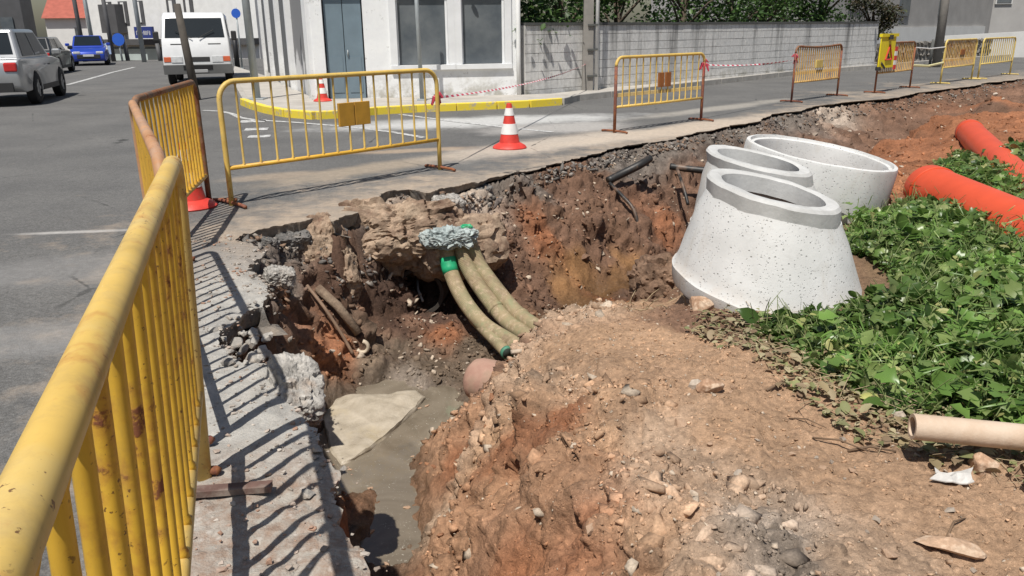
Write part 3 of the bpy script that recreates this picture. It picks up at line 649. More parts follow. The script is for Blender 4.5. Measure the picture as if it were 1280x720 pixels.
# ------------------------------------------------------------------ traffic cones
t = NT('cone_red'); c = t.val((.62, .05, .035), t.rng(t.noise(9, 5, .6), .3, .7, .8, 1.15)); M['cone_red'] = t.out(t.mix(t.rng(t.noise(22, 5, .7), .58, .7, 0, .35), c, (.3, .2, .15)), .5)
M['cone_white'] = plain('cone_sleeve', (.75, .74, .72), .5, .1, 14, .1, dirt=(.4, .36, .32), dirt_amt=.05)
def traffic_cone(loc, label, h=.52, s=1.):
    o = empty('traffic_cone', loc, random.uniform(0, 1)); tag(o, label, 'traffic cone', 'red and white traffic cones')
    R = lambda z: .135-(.135-.03)*(z/h)
    o.scale = (s, s, s)
    pr = [(.0, .012), (R(0), .012)]+[(R(0)+.008, .0)]
    b = MB().lathe([(.20, 0), (.205, .012), (.185, .035), (R(.04)+.03, .05), (R(.06), .07), (R(h*.5), h*.5), (R(h), h), (.022, h+.006), (.018, h-.03)], 28); b.build('cone_body', M['cone_red'], o, angle=40)
    for z0, z1 in ((.17, .29), (.385, .47)):
        MB().lathe([(R(z0)+.004, z0), (R(z1)+.004, z1)], 28).build('sleeve', M['cone_white'], o, angle=40)
    return o
traffic_cone(P(637, 185.), 'red and white cone alone on the dusty road near the trench', .52, 1.12)
traffic_cone(P(239, 259), 'red and white cone tucked behind the rusty barrier', .52, 1.12)
traffic_cone(P(404, 133.5)+Vector((0, 0, .118)), 'red and white cone at the foot of the building corner', .52, .95)

# ------------------------------------------------------------------ rough lumps and stones
def ico_rock(name, sub, size, amp, seed, box=.0, mat=None, parent=None):
    b = bmesh.new(); bmesh.ops.create_icosphere(b, subdivisions=sub, radius=1.); me = bpy.data.meshes.new(name); b.to_mesh(me); b.free()
    n = len(me.vertices); a = np.empty(n*3, np.float32); me.vertices.foreach_get('co', a); a = a.reshape(-1, 3).astype(float)
    d = a.copy()
    if box: a = a/((np.abs(a)**(2+box*6)).sum(1)**(1/(2+box*6)))[:, None]
    a = a*np.array(size); pp = a+seed*3.7; ms = min(size)
    l_, id_ = lumps(pp, ms*.7, seed, .7); l2_, id2 = lumps(pp, ms*.28, seed+3, .65)
    l3_, id3 = lumps(pp+fbm(pp, ms*.1, 2, seed)[:, None]*ms*.04, ms*.13, seed+6, .6)
    g1_, k1_ = facets(pp+fbm(pp, ms*.4, 2, seed+5)[:, None]*ms*.12, ms*.62, seed+31); g2_, k2_ = facets(pp+fbm(pp, ms*.2, 2, seed+6)[:, None]*ms*.06, ms*.24, seed+37)
    f = fbm(pp, ms*1.2, 4, seed)*.8+l_*.05+l2_*.08+l3_*.16+g1_*.8+g2_*.34+fbm(pp, ms*.14, 3, seed+9)*.25
    id_ = k1_; id2 = k2_
    a = a+d*(f*amp)[:, None]
    me.vertices.foreach_set('co', a.astype(np.float32).ravel()); me.update()
    at_ = me.attributes.new('lum', 'FLOAT', 'POINT'); at_.data.foreach_set('value', (.5+(id_-.5)*.4+(id2-.5)*.4+(id3-.5)*.5*(l3_ > .02)).astype(np.float32))
    o = obj(name, me, mat, parent, smooth=True)
    me.set_sharp_from_angle(angle=math.radians(38)); return o
def lumpy(name, c1, c2, c3=None, rough=.93):
    t = NT(name); v = t.co(); n_ = t.noise(6, 6, .7); c = t.mix(t.rng(n_, .35, .65), c1, c2)
    if c3: c = t.mix(t.rng(t.noise(3, 5, .65, t.map(v, (1, 1, 1), (5, 2, 1))), .5, .66), c, c3)
    c = t.val(c, t.rng(t.attr('lum', 'Fac'), .1, .9, .7, 1.35)); c = t.val(c, t.rng(t.noise(50, 4, .7), .3, .7, .75, 1.25))
    return t.out(c, rough, t.bump(t.noise(70, 5, .7), .7, .008, t.bump(t.noise(18, 5, .7), .6, .03)), 0, .2)
M['tan_lump'] = lumpy('caked_tan_earth', (.27, .19, .135), (.38, .29, .21), (.16, .10, .07))
M['grey_lump'] = lumpy('grey_mortar', (.25, .29, .29), (.40, .45, .44), (.36, .36, .33))
M['grey_chunk'] = lumpy('broken_concrete', (.27, .255, .235), (.40, .38, .35), (.33, .25, .19))
M['asph_chunk'] = lumpy('broken_asphalt', (.10, .097, .093), (.2, .19, .18), (.28, .24, .2))
M['black_pipe'] = plain('black_plastic', (.022, .021, .02), .5, .3, 12, .2, dirt=(.2, .13, .09), dirt_amt=.12)
# the bank overhanging the drain mouth
bk = ico_rock('overhanging_bank', 6, (.64, .46, .30), .085, 4, .3, M['tan_lump']); bk.location = (-1.10, 7.36, -.37); bk.rotation_euler = (math.radians(-30), 0, .3)
b3 = ico_rock('overhanging_bank', 6, (.24, .20, .42), .06, 14, .2, M['tan_lump']); b3.location = (-1.62, 6.72, -.42); b3.rotation_euler = (math.radians(-18), math.radians(-14), .3)
tag(b3, 'tan earth rib running down left of the drain mouth', 'earth bank')
tag(bk, 'caked tan earth bank overhanging the dark drain mouth', 'earth bank')
b2 = ico_rock('overhanging_bank', 5, (.44, .36, .27), .075, 8, .3, M['tan_lump']); b2.location = (-.52, 7.42, -.46); b2.rotation_euler = (math.radians(-20), 0, .6)
tag(b2, 'lower brown earth lump below the grey mortar collar', 'earth bank')
# old drain in the cavity
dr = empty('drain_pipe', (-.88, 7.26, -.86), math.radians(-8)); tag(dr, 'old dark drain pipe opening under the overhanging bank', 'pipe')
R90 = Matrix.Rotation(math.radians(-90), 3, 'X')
M['drain'] = plain('cavity_shaded_pipe', (.05, .042, .036), .8, .3, 9, .4)  # near-black: the cavity's shade is put into the pipe's colour
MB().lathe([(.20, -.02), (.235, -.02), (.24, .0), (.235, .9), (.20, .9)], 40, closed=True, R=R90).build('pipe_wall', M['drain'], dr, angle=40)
MB().tube([(.04, -.06, -.08), (-.03, .05, .0), (-.07, .2, .08)], .012, 8).build('hanging_wire', plain('grey_wire', (.3, .3, .3), .5), dr, smooth=True)

rc_ = ico_rock('root_clod', 5, (.20, .20, .20), .06, 27, .1, lumpy('dark_root_earth', (.16, .10, .068), (.24, .155, .105), (.10, .065, .045))); rc_.location = on_soil(822, 366)+Vector((.0, .1, .08)); tag(rc_, 'dark clod of rooty earth against the left side of the cones', 'clod')
# grey mortar collar with the conduits coming out of it
mc = ico_rock('mortar_collar', 5, (.25, .12, .085), .045, 12, .1, M['grey_lump']); q = PY(562, 297, 6.95); mc.location = q; mc.rotation_euler = (0, math.radians(-2), .15)
tag(mc, 'crumbly grey mortar collar holding the conduits', 'mortar')
t = NT('dusty_conduit'); v = t.co(); wv = t.n('ShaderNodeAttribute', attribute_name='along').outputs['Fac']
c = t.mix(t.rng(t.noise(7, 5, .65), .38, .62), (.32, .25, .15), (.26, .235, .135)); c = t.mix(t.rng(t.noise(16, 5, .7), .52, .64), c, (.44, .34, .23)); c = t.mix(t.rng(t.noise(6, 6, .75, t.map(v, (1, 1, 1), (1, 9, 4))), .5, .64, 0, .7), c, (.20, .14, .09))
c = t.mix(t.rng(t.noise(3.3, 4, .6, t.map(v, (1, 1, 1), (7, 3, 1))), .58, .66, 0, .5), c, (.20, .28, .15))
ribs = t.math('SINE', t.math('MULTIPLY', wv, 400.))
M['conduit'] = t.out(c, .7, t.bump(ribs, .35, .004, t.bump(t.noise(40, 4, .6), .4, .006)), 0, .3)
M['green'] = plain('bright_green_plastic', (.02, .38, .17), .5, .25, 12, .1, dirt=(.25, .24, .18), dirt_amt=.12)
M['teal'] = plain('dull_green_plastic', (.06, .2, .13), .6, .2, 12, .1)
M['mouth_plug'] = plain('shaded_mouth_plug', (.02, .03, .022), .8)
def spline(pts, n=28):
    pts = [Vector(q) for q in pts]; out = []; m = len(pts)
    for i in range(m-1):
        p0, p1, p2, p3 = pts[max(i-1, 0)], pts[i], pts[i+1], pts[min(i+2, m-1)]
        k = max(2, n//(m-1))
        for j in range(k):
            s = j/k; out.append(.5*((2*p1)+(p2-p0)*s+(2*p0-5*p1+4*p2-p3)*s*s+(3*p1-p0-3*p2+p3)*s**3))
    return out+[pts[-1]]
def along_attr(me, path, seg):
    ds = [0.]
    for a, b in zip(path[:-1], path[1:]): ds.append(ds[-1]+(b-a).length)
    al = np.repeat(np.array(ds, np.float32), seg); al = np.r_[al, np.zeros(max(0, len(me.vertices)-len(al)), np.float32)][:len(me.vertices)]
    at_ = me.attributes.new('along', 'FLOAT', 'POINT'); at_.data.foreach_set('value', al)
CO = [([(557, 300, 6.98), (562, 335, 6.9), (578, 372, 6.7), (604, 405, 6.45), (634, 425, 6.15), (652, 436, 5.9)], 'leftmost dusty beige conduit with a green socket at its top', True),
      ([(573, 302, 7.0), (585, 335, 6.92), (606, 368, 6.75), (632, 400, 6.5), (656, 418, 6.2), (675, 430, 5.9)], 'middle dusty beige conduit curving down from the mortar collar', False),
      ([(586, 300, 7.02), (597, 328, 6.98), (618, 358, 6.82), (643, 388, 6.6), (666, 406, 6.3), (690, 420, 6.0)], 'rightmost dusty conduit of the bundle, with a joint', False)]
for pts_, lab, grn in CO:
    o = empty('cable_conduit', PY(*pts_[0])); tag(o, lab, 'conduit', 'conduits leaving the mortar collar'); o0 = o.location
    path = spline([PY(*q)-o0 for q in pts_], 30)
    q = MB().tube(path, .069, 16).build('conduit_wall', M['conduit'], o, smooth=True); along_attr(q.data, path, 16)
    if grn: MB().tube([a for a in path[4:8]], .073, 16).build('green_socket', M['green'], o, smooth=True)
    else:
        k = len(path)*2//3 if 'joint' in lab else len(path)//2
        MB().tube([path[k], path[k]+(path[k+1]-path[k])*.5], .077, 16).build('joint', M['conduit'], o, smooth=True)
o = empty('cable_conduit', PY(596, 408, 6.5)); tag(o, 'open green-mouthed conduit end lying below the bundle', 'conduit', 'conduits leaving the mortar collar')
A = PY(592, 398, 6.62)-o.location; B = PY(634, 441, 5.95)-o.location
path = [A.lerp(B, k/6) for k in range(7)]; q = MB().tube(path, .05, 16).build('conduit_wall', M['conduit'], o, smooth=True); along_attr(q.data, path, 16)
MB().tube([A.lerp(B, .97), A.lerp(B, 1.01)], .054, 16).build('green_mouth', M['teal'], o, smooth=True)
MB().tube([A.lerp(B, .95), A.lerp(B, 1.016)], .043, 16).build('opening', M['mouth_plug'], o, smooth=True)  # solid dark plug, coloured like the shaded hollow of the conduit
sc_ = ico_rock('green_scrap', 3, (.055, .02, .02), .012, 5, 0, M['green']); sc_.location = PY(583, 283, 6.95); tag(sc_, 'scrap of bright green plastic on top of the mortar collar', 'plastic scrap')

# pink clay pipe stub poking out of the mound
st_ = empty('clay_pipe', PY(606, 476, 5.0)); tag(st_, 'pinkish clay pipe end half buried in the mound', 'pipe')
t = NT('pink_clay'); c = t.mix(t.rng(t.noise(6, 5, .65), .35, .65), (.33, .19, .145), (.42, .27, .205)); c = t.mix(t.rng(t.noise(3.5, 6, .7), .5, .62, 0, .8), c, (.30, .21, .15)); M['pinkclay'] = t.out(c, .8, t.bump(t.noise(35, 5, .6), .4, .006), 0, .3)
ax_ = Vector((-.70, .35, .05)).normalized(); Rq = ax_.to_track_quat('Z', 'Y').to_matrix()
MB().lathe([(.15, -.45), (.155, -.05), (.15, .04), (.135, .085), (.10, .115), (.05, .13), (0, .134)], 36, R=Rq).build('pipe_wall', M['pinkclay'], st_, angle=60)

# flat slab lying in the water
t = NT('wet_limestone'); c = t.mix(t.rng(t.noise(7, 6, .7), .35, .65), (.34, .29, .22), (.47, .41, .325)); c = t.mix(t.rng(t.noise(2.5, 4, .6), .55, .7, 0, .5), c, (.42, .33, .18)); M['slab'] = t.out(c, t.rng(t.noise(9, 4, .6), .4, .6, .22, .65), t.bump(t.noise(25, 6, .7), .5, .012), 0, .4)
sl = [(404,520),(420,497),(445,491),(490,492),(520,488),(531,494),(520,508),(492,533),(462,556),(438,573),(424,577),(412,560)]
so = P(465, 528, -1.165); sl_w = [P(u, v_, -1.165)-so for u, v_ in sl]
b = MB(); nS = len(sl_w); cen = sum(sl_w, Vector())/nS
for ring, (k, z) in enumerate(((1.02, -.14), (1.0, -.02), (.975, .0), (.6, .008))):
    b.v += [tuple(cen+(q-cen)*k+Vector((random.uniform(-.008, .008), random.uniform(-.008, .008), z-q.z*0+random.uniform(-.006, .006)))) for q in sl_w]
b.f += [(r*nS+i, r*nS+(i+1) % nS, (r+1)*nS+(i+1) % nS, (r+1)*nS+i) for r in range(3) for i in range(nS)]+[tuple(3*nS+i for i in range(nS)), tuple(range(nS-1, -1, -1))]
q = b.build('stone_slab', M['slab'], angle=50); _bm = bmesh.new(); _bm.from_mesh(q.data); bmesh.ops.triangulate(_bm, faces=_bm.faces); bmesh.ops.subdivide_edges(_bm, edges=_bm.edges, cuts=5, use_grid_fill=True); _bm.to_mesh(q.data); _bm.free(); wob(q, .022, .16, 71); wob(q, .01, .05, 75); q.location = so; q.rotation_euler = (math.radians(2), 0, 0); tag(q, 'flat pale stone slab lying in the muddy water', 'stone slab')

# rusty pipes in the corner of the pit
M['rust_pipe'] = plain('muddy_steel', (.23, .15, .10), .8, .3, 12, .4)
A = on_soil(386, 358)+Vector((0, 0, .03)); B = on_soil(445, 447)+Vector((0, 0, .03)); mid = (A+B)/2
q = MB().tube(spline([A, A.lerp(B, .4)+Vector((0, -.04, .07)), A.lerp(B, .75)+Vector((0, -.02, .05)), B], 16), .014, 8).build('thin_pipe', M['rust_pipe'], smooth=True); tag(q, 'thin rusty pipe leaning down the corner of the pit', 'pipe')
A = on_soil(400, 362)+Vector((0, 0, .02)); B = on_soil(448, 420)+Vector((0, 0, .04))
q = MB().tube([A, A.lerp(B, .5)+Vector((0, -.02, .05)), B], .038, 12).build('broken_pipe', M['tan_lump'], smooth=True); tag(q, 'thicker broken pipe stub caked with tan mud', 'pipe')
c0 = on_soil(456, 437)+Vector((0, -.02, .04)); q = MB().tube([c0+Vector((math.cos(a)*.05, 0, math.sin(a)*.05)) for a in np.linspace(-2.6, 1.4, 12)], .016, 8, True, 1.6).build('pipe_shard', plain('pale_shard', (.5, .42, .32), .7), smooth=True); tag(q, 'curved pale shard of broken pipe on the pit floor', 'shard')

# severed black pipes and cables in the far bank
for pts_, r, lab in (([(760, 226, 9.85), (780, 216, 9.95), (800, 206, 10.0), (812, 198, 10.15)], .05, 'dark pipe slanting out of the far bank'),
                     ([(838, 208, 10.6), (860, 211, 10.5), (890, 214, 10.4)], .045, 'black pipe sticking out behind the cones')):
    q = MB().tube(spline([PY(*a) for a in pts_], 14), r, 12).build('black_pipe', M['black_pipe'], smooth=True); tag(q, lab, 'pipe')
for pts_, lab in (([(846, 210, 10.55), (851, 224, 10.2), (856, 240, 10.0), (860, 256, 9.9)], 'black cable drooping from the pipe behind the cones'),
                  ([(762, 229, 9.8), (778, 245, 9.55), (792, 262, 9.4), (800, 290, 9.3)], 'dark cable hanging down the far bank')):
    q = MB().tube(spline([PY(*a) for a in pts_], 14), .022, 8).build('black_cable', M['black_pipe'], smooth=True); tag(q, lab, 'cable')

# ------------------------------------------------------------------ plastic sewer pipes and the beige pipe
M['orange'] = plain('orange_red_pvc', (.62, .085, .033), .40, .12, 3, .05, dirt=(.48, .2, .12), dirt_amt=.04)
M['orange_in'] = plain('pvc_inside', (.25, .05, .03), .6)
def sewer_pipe(A, B, r, label):
    A = Vector(A); B = Vector(B); o = empty('sewer_pipe', A); tag(o, label, 'pipe', 'orange-red sewer pipes in the weeds'); Rq = (B-A).to_track_quat('Z', 'Y').to_matrix(); L = (B-A).length
    MB().lathe([(r*.96, .02), (r*.97, 0), (r*1.0, .0), (r*1.012, .02), (r*1.012, .11), (r*1.0, .125), (r*.975, .15), (r*.975, L), (r*.93, L), (r*.93, .15), (r*.955, .12)], 48, R=Rq, closed=True).build('pipe_wall', M['orange'], o, angle=35)
    MB().lathe([(r*1.012, .118), (r*1.03, .124), (r*1.03, .14), (r*1.0, .148)], 48, R=Rq).build('socket_ring', M['orange'], o, angle=50)
    MB().lathe([(r*.945, .03), (r*.9, .035), (0, .036)], 40, R=Rq).build('end_cap', M['orange'], o, angle=35)
    return o
gz = .05
A = P(1167, 238, gz+.21); A = PY(1160, 236, 7.1); B = PY(1262, 283, 5.7)
sewer_pipe(A, A+(B-A).normalized()*3., .215, 'large orange-red sewer pipe with socket end in the weeds')
A = PY(1211, 165, 10.6); B = PY(1250, 205, 8.4)
sewer_pipe(A, A+(B-A).normalized()*4.5, .165, 'smaller orange-red sewer pipe on bare soil beyond the weeds')
t = NT('old_beige_pipe'); c = t.mix(t.rng(t.noise(5, 6, .7), .35, .65), (.46, .33, .23), (.56, .45, .35)); c = t.mix(t.rng(t.noise(3, 6, .7, t.map(t.co(), (1, 1, 1), (3, 3, 3))), .55, .65, 0, .7), c, (.36, .24, .16)); M['beige'] = t.out(c, .75, t.bump(t.noise(30, 5, .7), .4, .006), 0, .3)
A = P(1140, 533, .13); B = P(1262, 545, .115); Rq = (B-A).to_track_quat('Z', 'Y').to_matrix()
o = empty('beige_pipe', A); tag(o, 'old beige pipe lying raised at the edge of the weeds', 'pipe')
MB().lathe([(.034, 0), (.046, 0), (.047, .01), (.046, 1.6), (.034, 1.6)], 28, R=Rq, closed=True).build('pipe_wall', M['beige'], o, angle=40)

# ------------------------------------------------------------------ stones
def hull(name, n, size, seed, mat):
    rr = random.Random(seed); b = bmesh.new()
    for _ in range(n):
        q = Vector((rr.gauss(0, 1), rr.gauss(0, 1), rr.gauss(0, 1))).normalized()*rr.uniform(.85, 1.)
        b.verts.new((q.x*size[0], q.y*size[1], q.z*size[2]))
    r_ = bmesh.ops.convex_hull(b, input=b.verts); bmesh.ops.delete(b, geom=[g for g in r_['geom_interior'] if isinstance(g, bmesh.types.BMVert)], context='VERTS')
    bmesh.ops.recalc_face_normals(b, faces=b.faces)
    me = bpy.data.meshes.new(name); b.to_mesh(me); b.free(); me.materials.append(mat); return me
def stone_mat(name, c1, c2, c3):
    t = NT(name); r = t.rand(); c = t.mix(r, c1, c2); c = t.mix(t.rng(t.noise(14, 5, .7), .48, .62), c, c3); c = t.val(c, t.rng(t.noise(60, 4, .7), .3, .7, .75, 1.25))
    return t.out(c, .93, t.bump(t.noise(45, 5, .7), .6, .006), 0, .2)
M['st_tan'] = stone_mat('tan_clods', (.46, .31, .21), (.36, .22, .14), (.5, .38, .28))
M['st_grey'] = stone_mat('grey_stones', (.43, .365, .30), (.30, .24, .19), (.46, .39, .32))
M['st_brown'] = stone_mat('brown_clods', (.22, .12, .075), (.15, .09, .06), (.30, .20, .14))
M['st_red'] = stone_mat('red_clods', (.33, .15, .075), (.24, .10, .05), (.40, .25, .16))
HM = {k: [hull('stone', random.Random(i).randint(9, 15), (1, .8, .62), i*7+len(k), M[k]) for i in range(6)] for k in ('st_tan', 'st_grey', 'st_brown', 'st_red')}
AREA = SRAD**2; onpit = SE > .04
def pick(mask, n, wexp=1.):
    w_ = np.where(mask & onpit, AREA*(SRAD**(wexp-1)), 0.); w_ = w_/w_.sum(); return RNG.choice(len(SV), n, p=w_)
inview = (SPX > -40) & (SPX < 1320) & (SPY > 0) & (SPY < 750)
weed_px = [(935,404),(1000,432),(1050,472),(1110,508),(1180,528),(1330,566),(1330,196),(1205,196),(1172,206),(1150,238),(1125,262),(1075,270),(1040,300)]
WEED = np.array([tuple(P(u, v_, .02)[:2]) for u, v_ in weed_px])
SWEED = inside(SV[:, :2], WEED)
nearcone = np.hypot(SV[:, 0]-1.62, SV[:, 1]-4.72) < .70
under = (np.hypot(SV[:, 0]-1.65, SV[:, 1]-5.0) < .62) | (np.hypot(SV[:, 0]-1.85, SV[:, 1]-5.85) < .62) | (np.hypot(SV[:, 0]-2.75, SV[:, 1]-7.05) < .66)
mound = (SV[:, 2] > -.4) & ~SWEED & ~under & (SE > .5)
LM = [(888, 482, 'near the split tan stone'), (1195, 600, 'near the white paper scrap'), (1185, 684, 'near the long flat stone'), (1150, 545, 'below the beige pipe'), (960, 405, 'by the front cone'), (600, 475, 'above the pink clay pipe'), (650, 425, 'where the conduits vanish'), (760, 375, 'at the lip of the orange clay floor'), (700, 600, 'above the red trench side'), (930, 640, 'in the grey rubble patch'), (1000, 510, 'near the twigs by the weeds'), (780, 500, 'in the middle of the mound'), (820, 680, 'between red trench side and grey rubble'), (1090, 680, 'between grey rubble and flat stone'), (520, 560, 'beside the pit water'), (540, 680, 'at the foot of the red trench side'), (465, 500, 'by the flat slab in the water'), (500, 400, 'below the drain mouth'), (430, 400, 'beside the rusty pipes'), (350, 320, 'below the cracked slab corner'), (580, 370, 'beside the conduits'), (660, 270, 'right of the mortar collar'), (730, 220, 'below the slanting dark pipe'), (700, 320, 'in the middle of the far bank'), (760, 280, 'by the hanging dark cable'), (850, 230, 'below the black pipe'), (830, 300, 'left of the cones'), (940, 165, 'behind the concrete ring'), (1020, 145, 'below the emblem barrier'), (1110, 140, 'below the works sign'), (1190, 125, 'below the faded yellow barrier'), (1110, 200, 'right of the concrete ring'), (1190, 190, 'between the two sewer pipes'), (1240, 140, 'beyond the smaller sewer pipe')]
SIZES = ('tiny', 'small', 'middling', 'larger')
def stone_label(lab, q, s, s0, s1):
    u, v_, _ = proj(np.array([q])); k = min(LM, key=lambda a: (a[0]-u[0])**2+(a[1]-v_[0])**2)
    head = lab.split(' on ')[0].split(' in ')[0].split(' lying')[0].split(' at ')[0].replace('small ', '')
    return SIZES[min(3, int(4*(s-s0)/(s1-s0)))]+' '+head+' '+k[2]
ZONES = [('st_tan', mound & inview & (SRAD < 5.5), 60, (.012, .035), 'small dry tan clod on the trodden earth mound', 'loose clods on the mound'),
         ('st_grey', mound & inview & (SPX > 820) & (SPY > 520), 26, (.012, .036), 'small grey stone in the rubble patch on the mound', 'stones in the rubble patch'),
         ('st_red', (SV[:, 2] < -.35) & (SV[:, 2] > -1.15) & inview & (SRAD < 5.2) & (SPX > 505), 34, (.02, .05), 'reddish clod on the trench side of the mound', 'clods down the mound side'),
         ('st_brown', (SV[:, 2] < -.15) & inview & (SRAD > 5.2) & (SRAD < 12), 46, (.025, .085), 'dark brown clod on the slope of the far bank', 'clods on the far bank'),
         ('st_grey', (SV[:, 2] < -.2) & inview & (SRAD > 5.) & (SRAD < 9.5) & (SPX < 660), 26, (.02, .06), 'grey stone lying among the rubble in the pit', 'stones in the pit'),
         ('st_brown', inview & (SRAD >= 12) & (SE < 2.4), 26, (.05, .14), 'brown clod on the bank along the street', 'clods along the street bank'),
         ('st_grey', (SRAD >= 13) & (SE < 1.) & inview & (SPX > 1000), 18, (.05, .12), 'pale rubble lump at the top of the street bank', 'pale rubble on the street bank'),
         ('st_red', inview & (SRAD > 8) & (SV[:, 2] > -.2) & (SPX > 1080) & ~SWEED, 18, (.03, .07), 'red clod on the bare soil beside the sewer pipes', 'clods by the sewer pipes')]
for mk, mask, n, (s0, s1), lab, grp in ZONES:
    for k in pick(mask, n):
        s = s0*(s1/s0)**(RNG.random()**1.8)
        o = obj('stone', random.choice(HM[mk])); o.location = Vector(SV[k])+Vector((0, 0, s*.22)); o.scale = (s, s*random.uniform(.7, 1.2), s*random.uniform(.6, 1.))
        o.rotation_euler = (random.uniform(-.4, .4), random.uniform(-.4, .4), random.uniform(0, 6.28)); tag(o, stone_label(lab, SV[k], s, s0, s1), 'stone', grp)
def one_stone(u, v_, size, mk, lab, seed, name='stone', cat='stone', rz=0., sink=.3):
    o = obj(name, hull(name, 22, size, seed, M[mk])); q = on_soil(u, v_); o.location = q+Vector((0, 0, size[2]*(1-sink*2)*.6)); o.rotation_euler = (0, 0, rz); bevel(o, min(size)*.12, 2); tag(o, lab, cat); return o
one_stone(888, 482, (.075, .04, .035), 'st_tan', 'split tan stone alone on the trodden earth', 3, rz=.1)
one_stone(868, 480, (.04, .035, .035), 'st_grey', 'smaller pale stone touching the split tan stone', 8)
one_stone(1185, 684, (.11, .05, .03), 'st_tan', 'long flat tan stone on the bare soil near the white scrap', 5, rz=-.35)
one_stone(1228, 582, (.055, .055, .055), 'st_tan', 'round clod under the beige pipe', 6)
one_stone(950, 377, (.13, .1, .06), 'st_tan', 'rounded tan clod against the base of the front cone', 21)
bpy.data.objects[-1] if False else None
one_stone(872, 380, (.10, .07, .055), 'st_tan', 'brown clod at the left foot of the front cone', 22)
one_stone(1127, 520, (.03, .025, .03), 'st_grey', 'pale stone at the mouth of the beige pipe', 23)
wmask = (SV[:, 2] < -1.19) & (SV[:, 2] > -1.36) & inview & (SRAD < 6.5)
for k in pick(wmask, 22):
    s = RNG.uniform(.008, .03); o = obj('stone', random.choice(HM['st_tan'])); q = SV[k]; o.location = (q[0], q[1], WZ+s*.1); o.scale = (s, s*.8, s*.5); o.rotation_euler = (0, 0, RNG.random()*6)
    tag(o, ('tiny' if s < .018 else 'small')+' pale stone breaking the surface of the pit water', 'stone', 'stones in the pit water')
# white scrap
q = on_soil(1195, 600); b = MB(); rr = random.Random(4)
g_ = [[Vector((x*.022-.06, y*.02-.03, .008+.022*rr.random()+.004*abs(x-2.5))) for x in range(6)] for y in range(4)]
g_[0][0] += Vector((-.03, 0, 0)); g_[3][5] += Vector((.02, .02, 0))
top_ = [a for row in g_ for a in row]; b.add(top_+[a-Vector((0, 0, .004)) for a in top_], [(y*6+x, y*6+x+1, (y+1)*6+x+1, (y+1)*6+x) for y in range(3) for x in range(5)]+[(24+y*6+x, 24+(y+1)*6+x, 24+(y+1)*6+x+1, 24+y*6+x+1) for y in range(3) for x in range(5)]+[(x, x+1, 25+x, 24+x) for x in range(5)]+[(18+x, 42+x, 43+x, 19+x) for x in range(5)])
o = b.build('paper_scrap', plain('white_scrap', (.50, .485, .46), .8, .25, 30)); o.location = q; o.rotation_euler = (0, 0, -.2); tag(o, 'crumpled white paper scrap on bare soil', 'paper')
# broken slab chunks along the near edge of the pit
CH = [(368,488,(.10,.18,.09),'grey_chunk','large tilted grey concrete chunk slipping off the slab edge',(.35,.25,.5),-.06),(350,345,(.10,.08,.06),'grey_chunk','grey chunk under the upper slab corner',(.1,.2,.4),-.14),(335,305,(.08,.07,.05),'asph_chunk','dark asphalt chunk hanging at the corner of the road edge',(.1,.3,.9),-.12),(365,300,(.15,.09,.07),'asph_chunk','dark slab of asphalt base below the road edge',(.3,.0,.6),-.16),(415,290,(.13,.08,.06),'asph_chunk','asphalt base chunk beside the overhanging bank',(.3,.1,.5),-.15),(560,255,(.16,.10,.07),'grey_chunk','white-grey rubble chunk under the road edge above the mortar collar',(.2,.1,.5),-.14),(600,238,(.12,.09,.06),'asph_chunk','black asphalt chunk above the conduits',(.2,.0,.8),-.13)]
for i, (u, v_, sz, mk, lab, rot, z) in enumerate(CH):
    o = ico_rock('slab_chunk', 5, sz, min(sz)*.34, 40+i, .5, M[mk]); o.location = P(u, v_, z); o.rotation_euler = rot; tag(o, lab, 'rubble chunk')
M['st_conc'] = stone_mat('concrete_rubble', (.40, .375, .34), (.22, .205, .19), (.32, .28, .24))
rr = random.Random(12)
for i in range(30):
    u, v_ = rr.uniform(266, 346), 0; v_ = rr.uniform(404, 446)+(u-266)*.12; s = rr.uniform(.02, .065)
    o = obj('slab_chunk', hull('slab_chunk', 16, (s, s*.8, s*.6), 300+i, M['st_conc'])); o.location = P(u, v_, -.07+rr.uniform(-.04, .03)); o.rotation_euler = (rr.uniform(-.6, .6), rr.uniform(-.6, .6), rr.uniform(0, 6)); bevel(o, s*.1, 1)
    tag(o, ('larger' if s > .045 else 'small')+' grey concrete rubble piece in the notch of the slab', 'rubble chunk', 'rubble pieces in the slab notch')
for i in range(26):
    t_ = rr.random(); e = EL[int(t_*len(EL)*.30)+40]; s = rr.uniform(.015, .04)
    o = obj('slab_chunk', hull('slab_chunk', 14, (s, s*.8, s*.55), 400+i, M['st_conc'])); o.location = (e[0]-rr.uniform(-.02, .12), e[1]-rr.uniform(-.03, .06), s*.2-.01); o.rotation_euler = (rr.uniform(-.3, .3), rr.uniform(-.3, .3), rr.uniform(0, 6))
    tag(o, ('flat' if i % 2 else 'small')+' concrete crumb on the cracked slab along the near pit edge', 'rubble chunk', 'crumbs along the near slab edge')
# rusty offcut of board below the near barrier foot
q = MB().box((0, 0, 0), (.30, .045, .022)).build('wood_offcut', plain('red_brown_wood', (.13, .075, .06), .9, .4, 9, .5, dirt=(.3, .26, .22), dirt_amt=.15)); q.location = P(283, 612, .02); q.rotation_euler = (0, .0, .12); tag(q, 'red-brown wooden offcut at the foot of the near barrier', 'board')

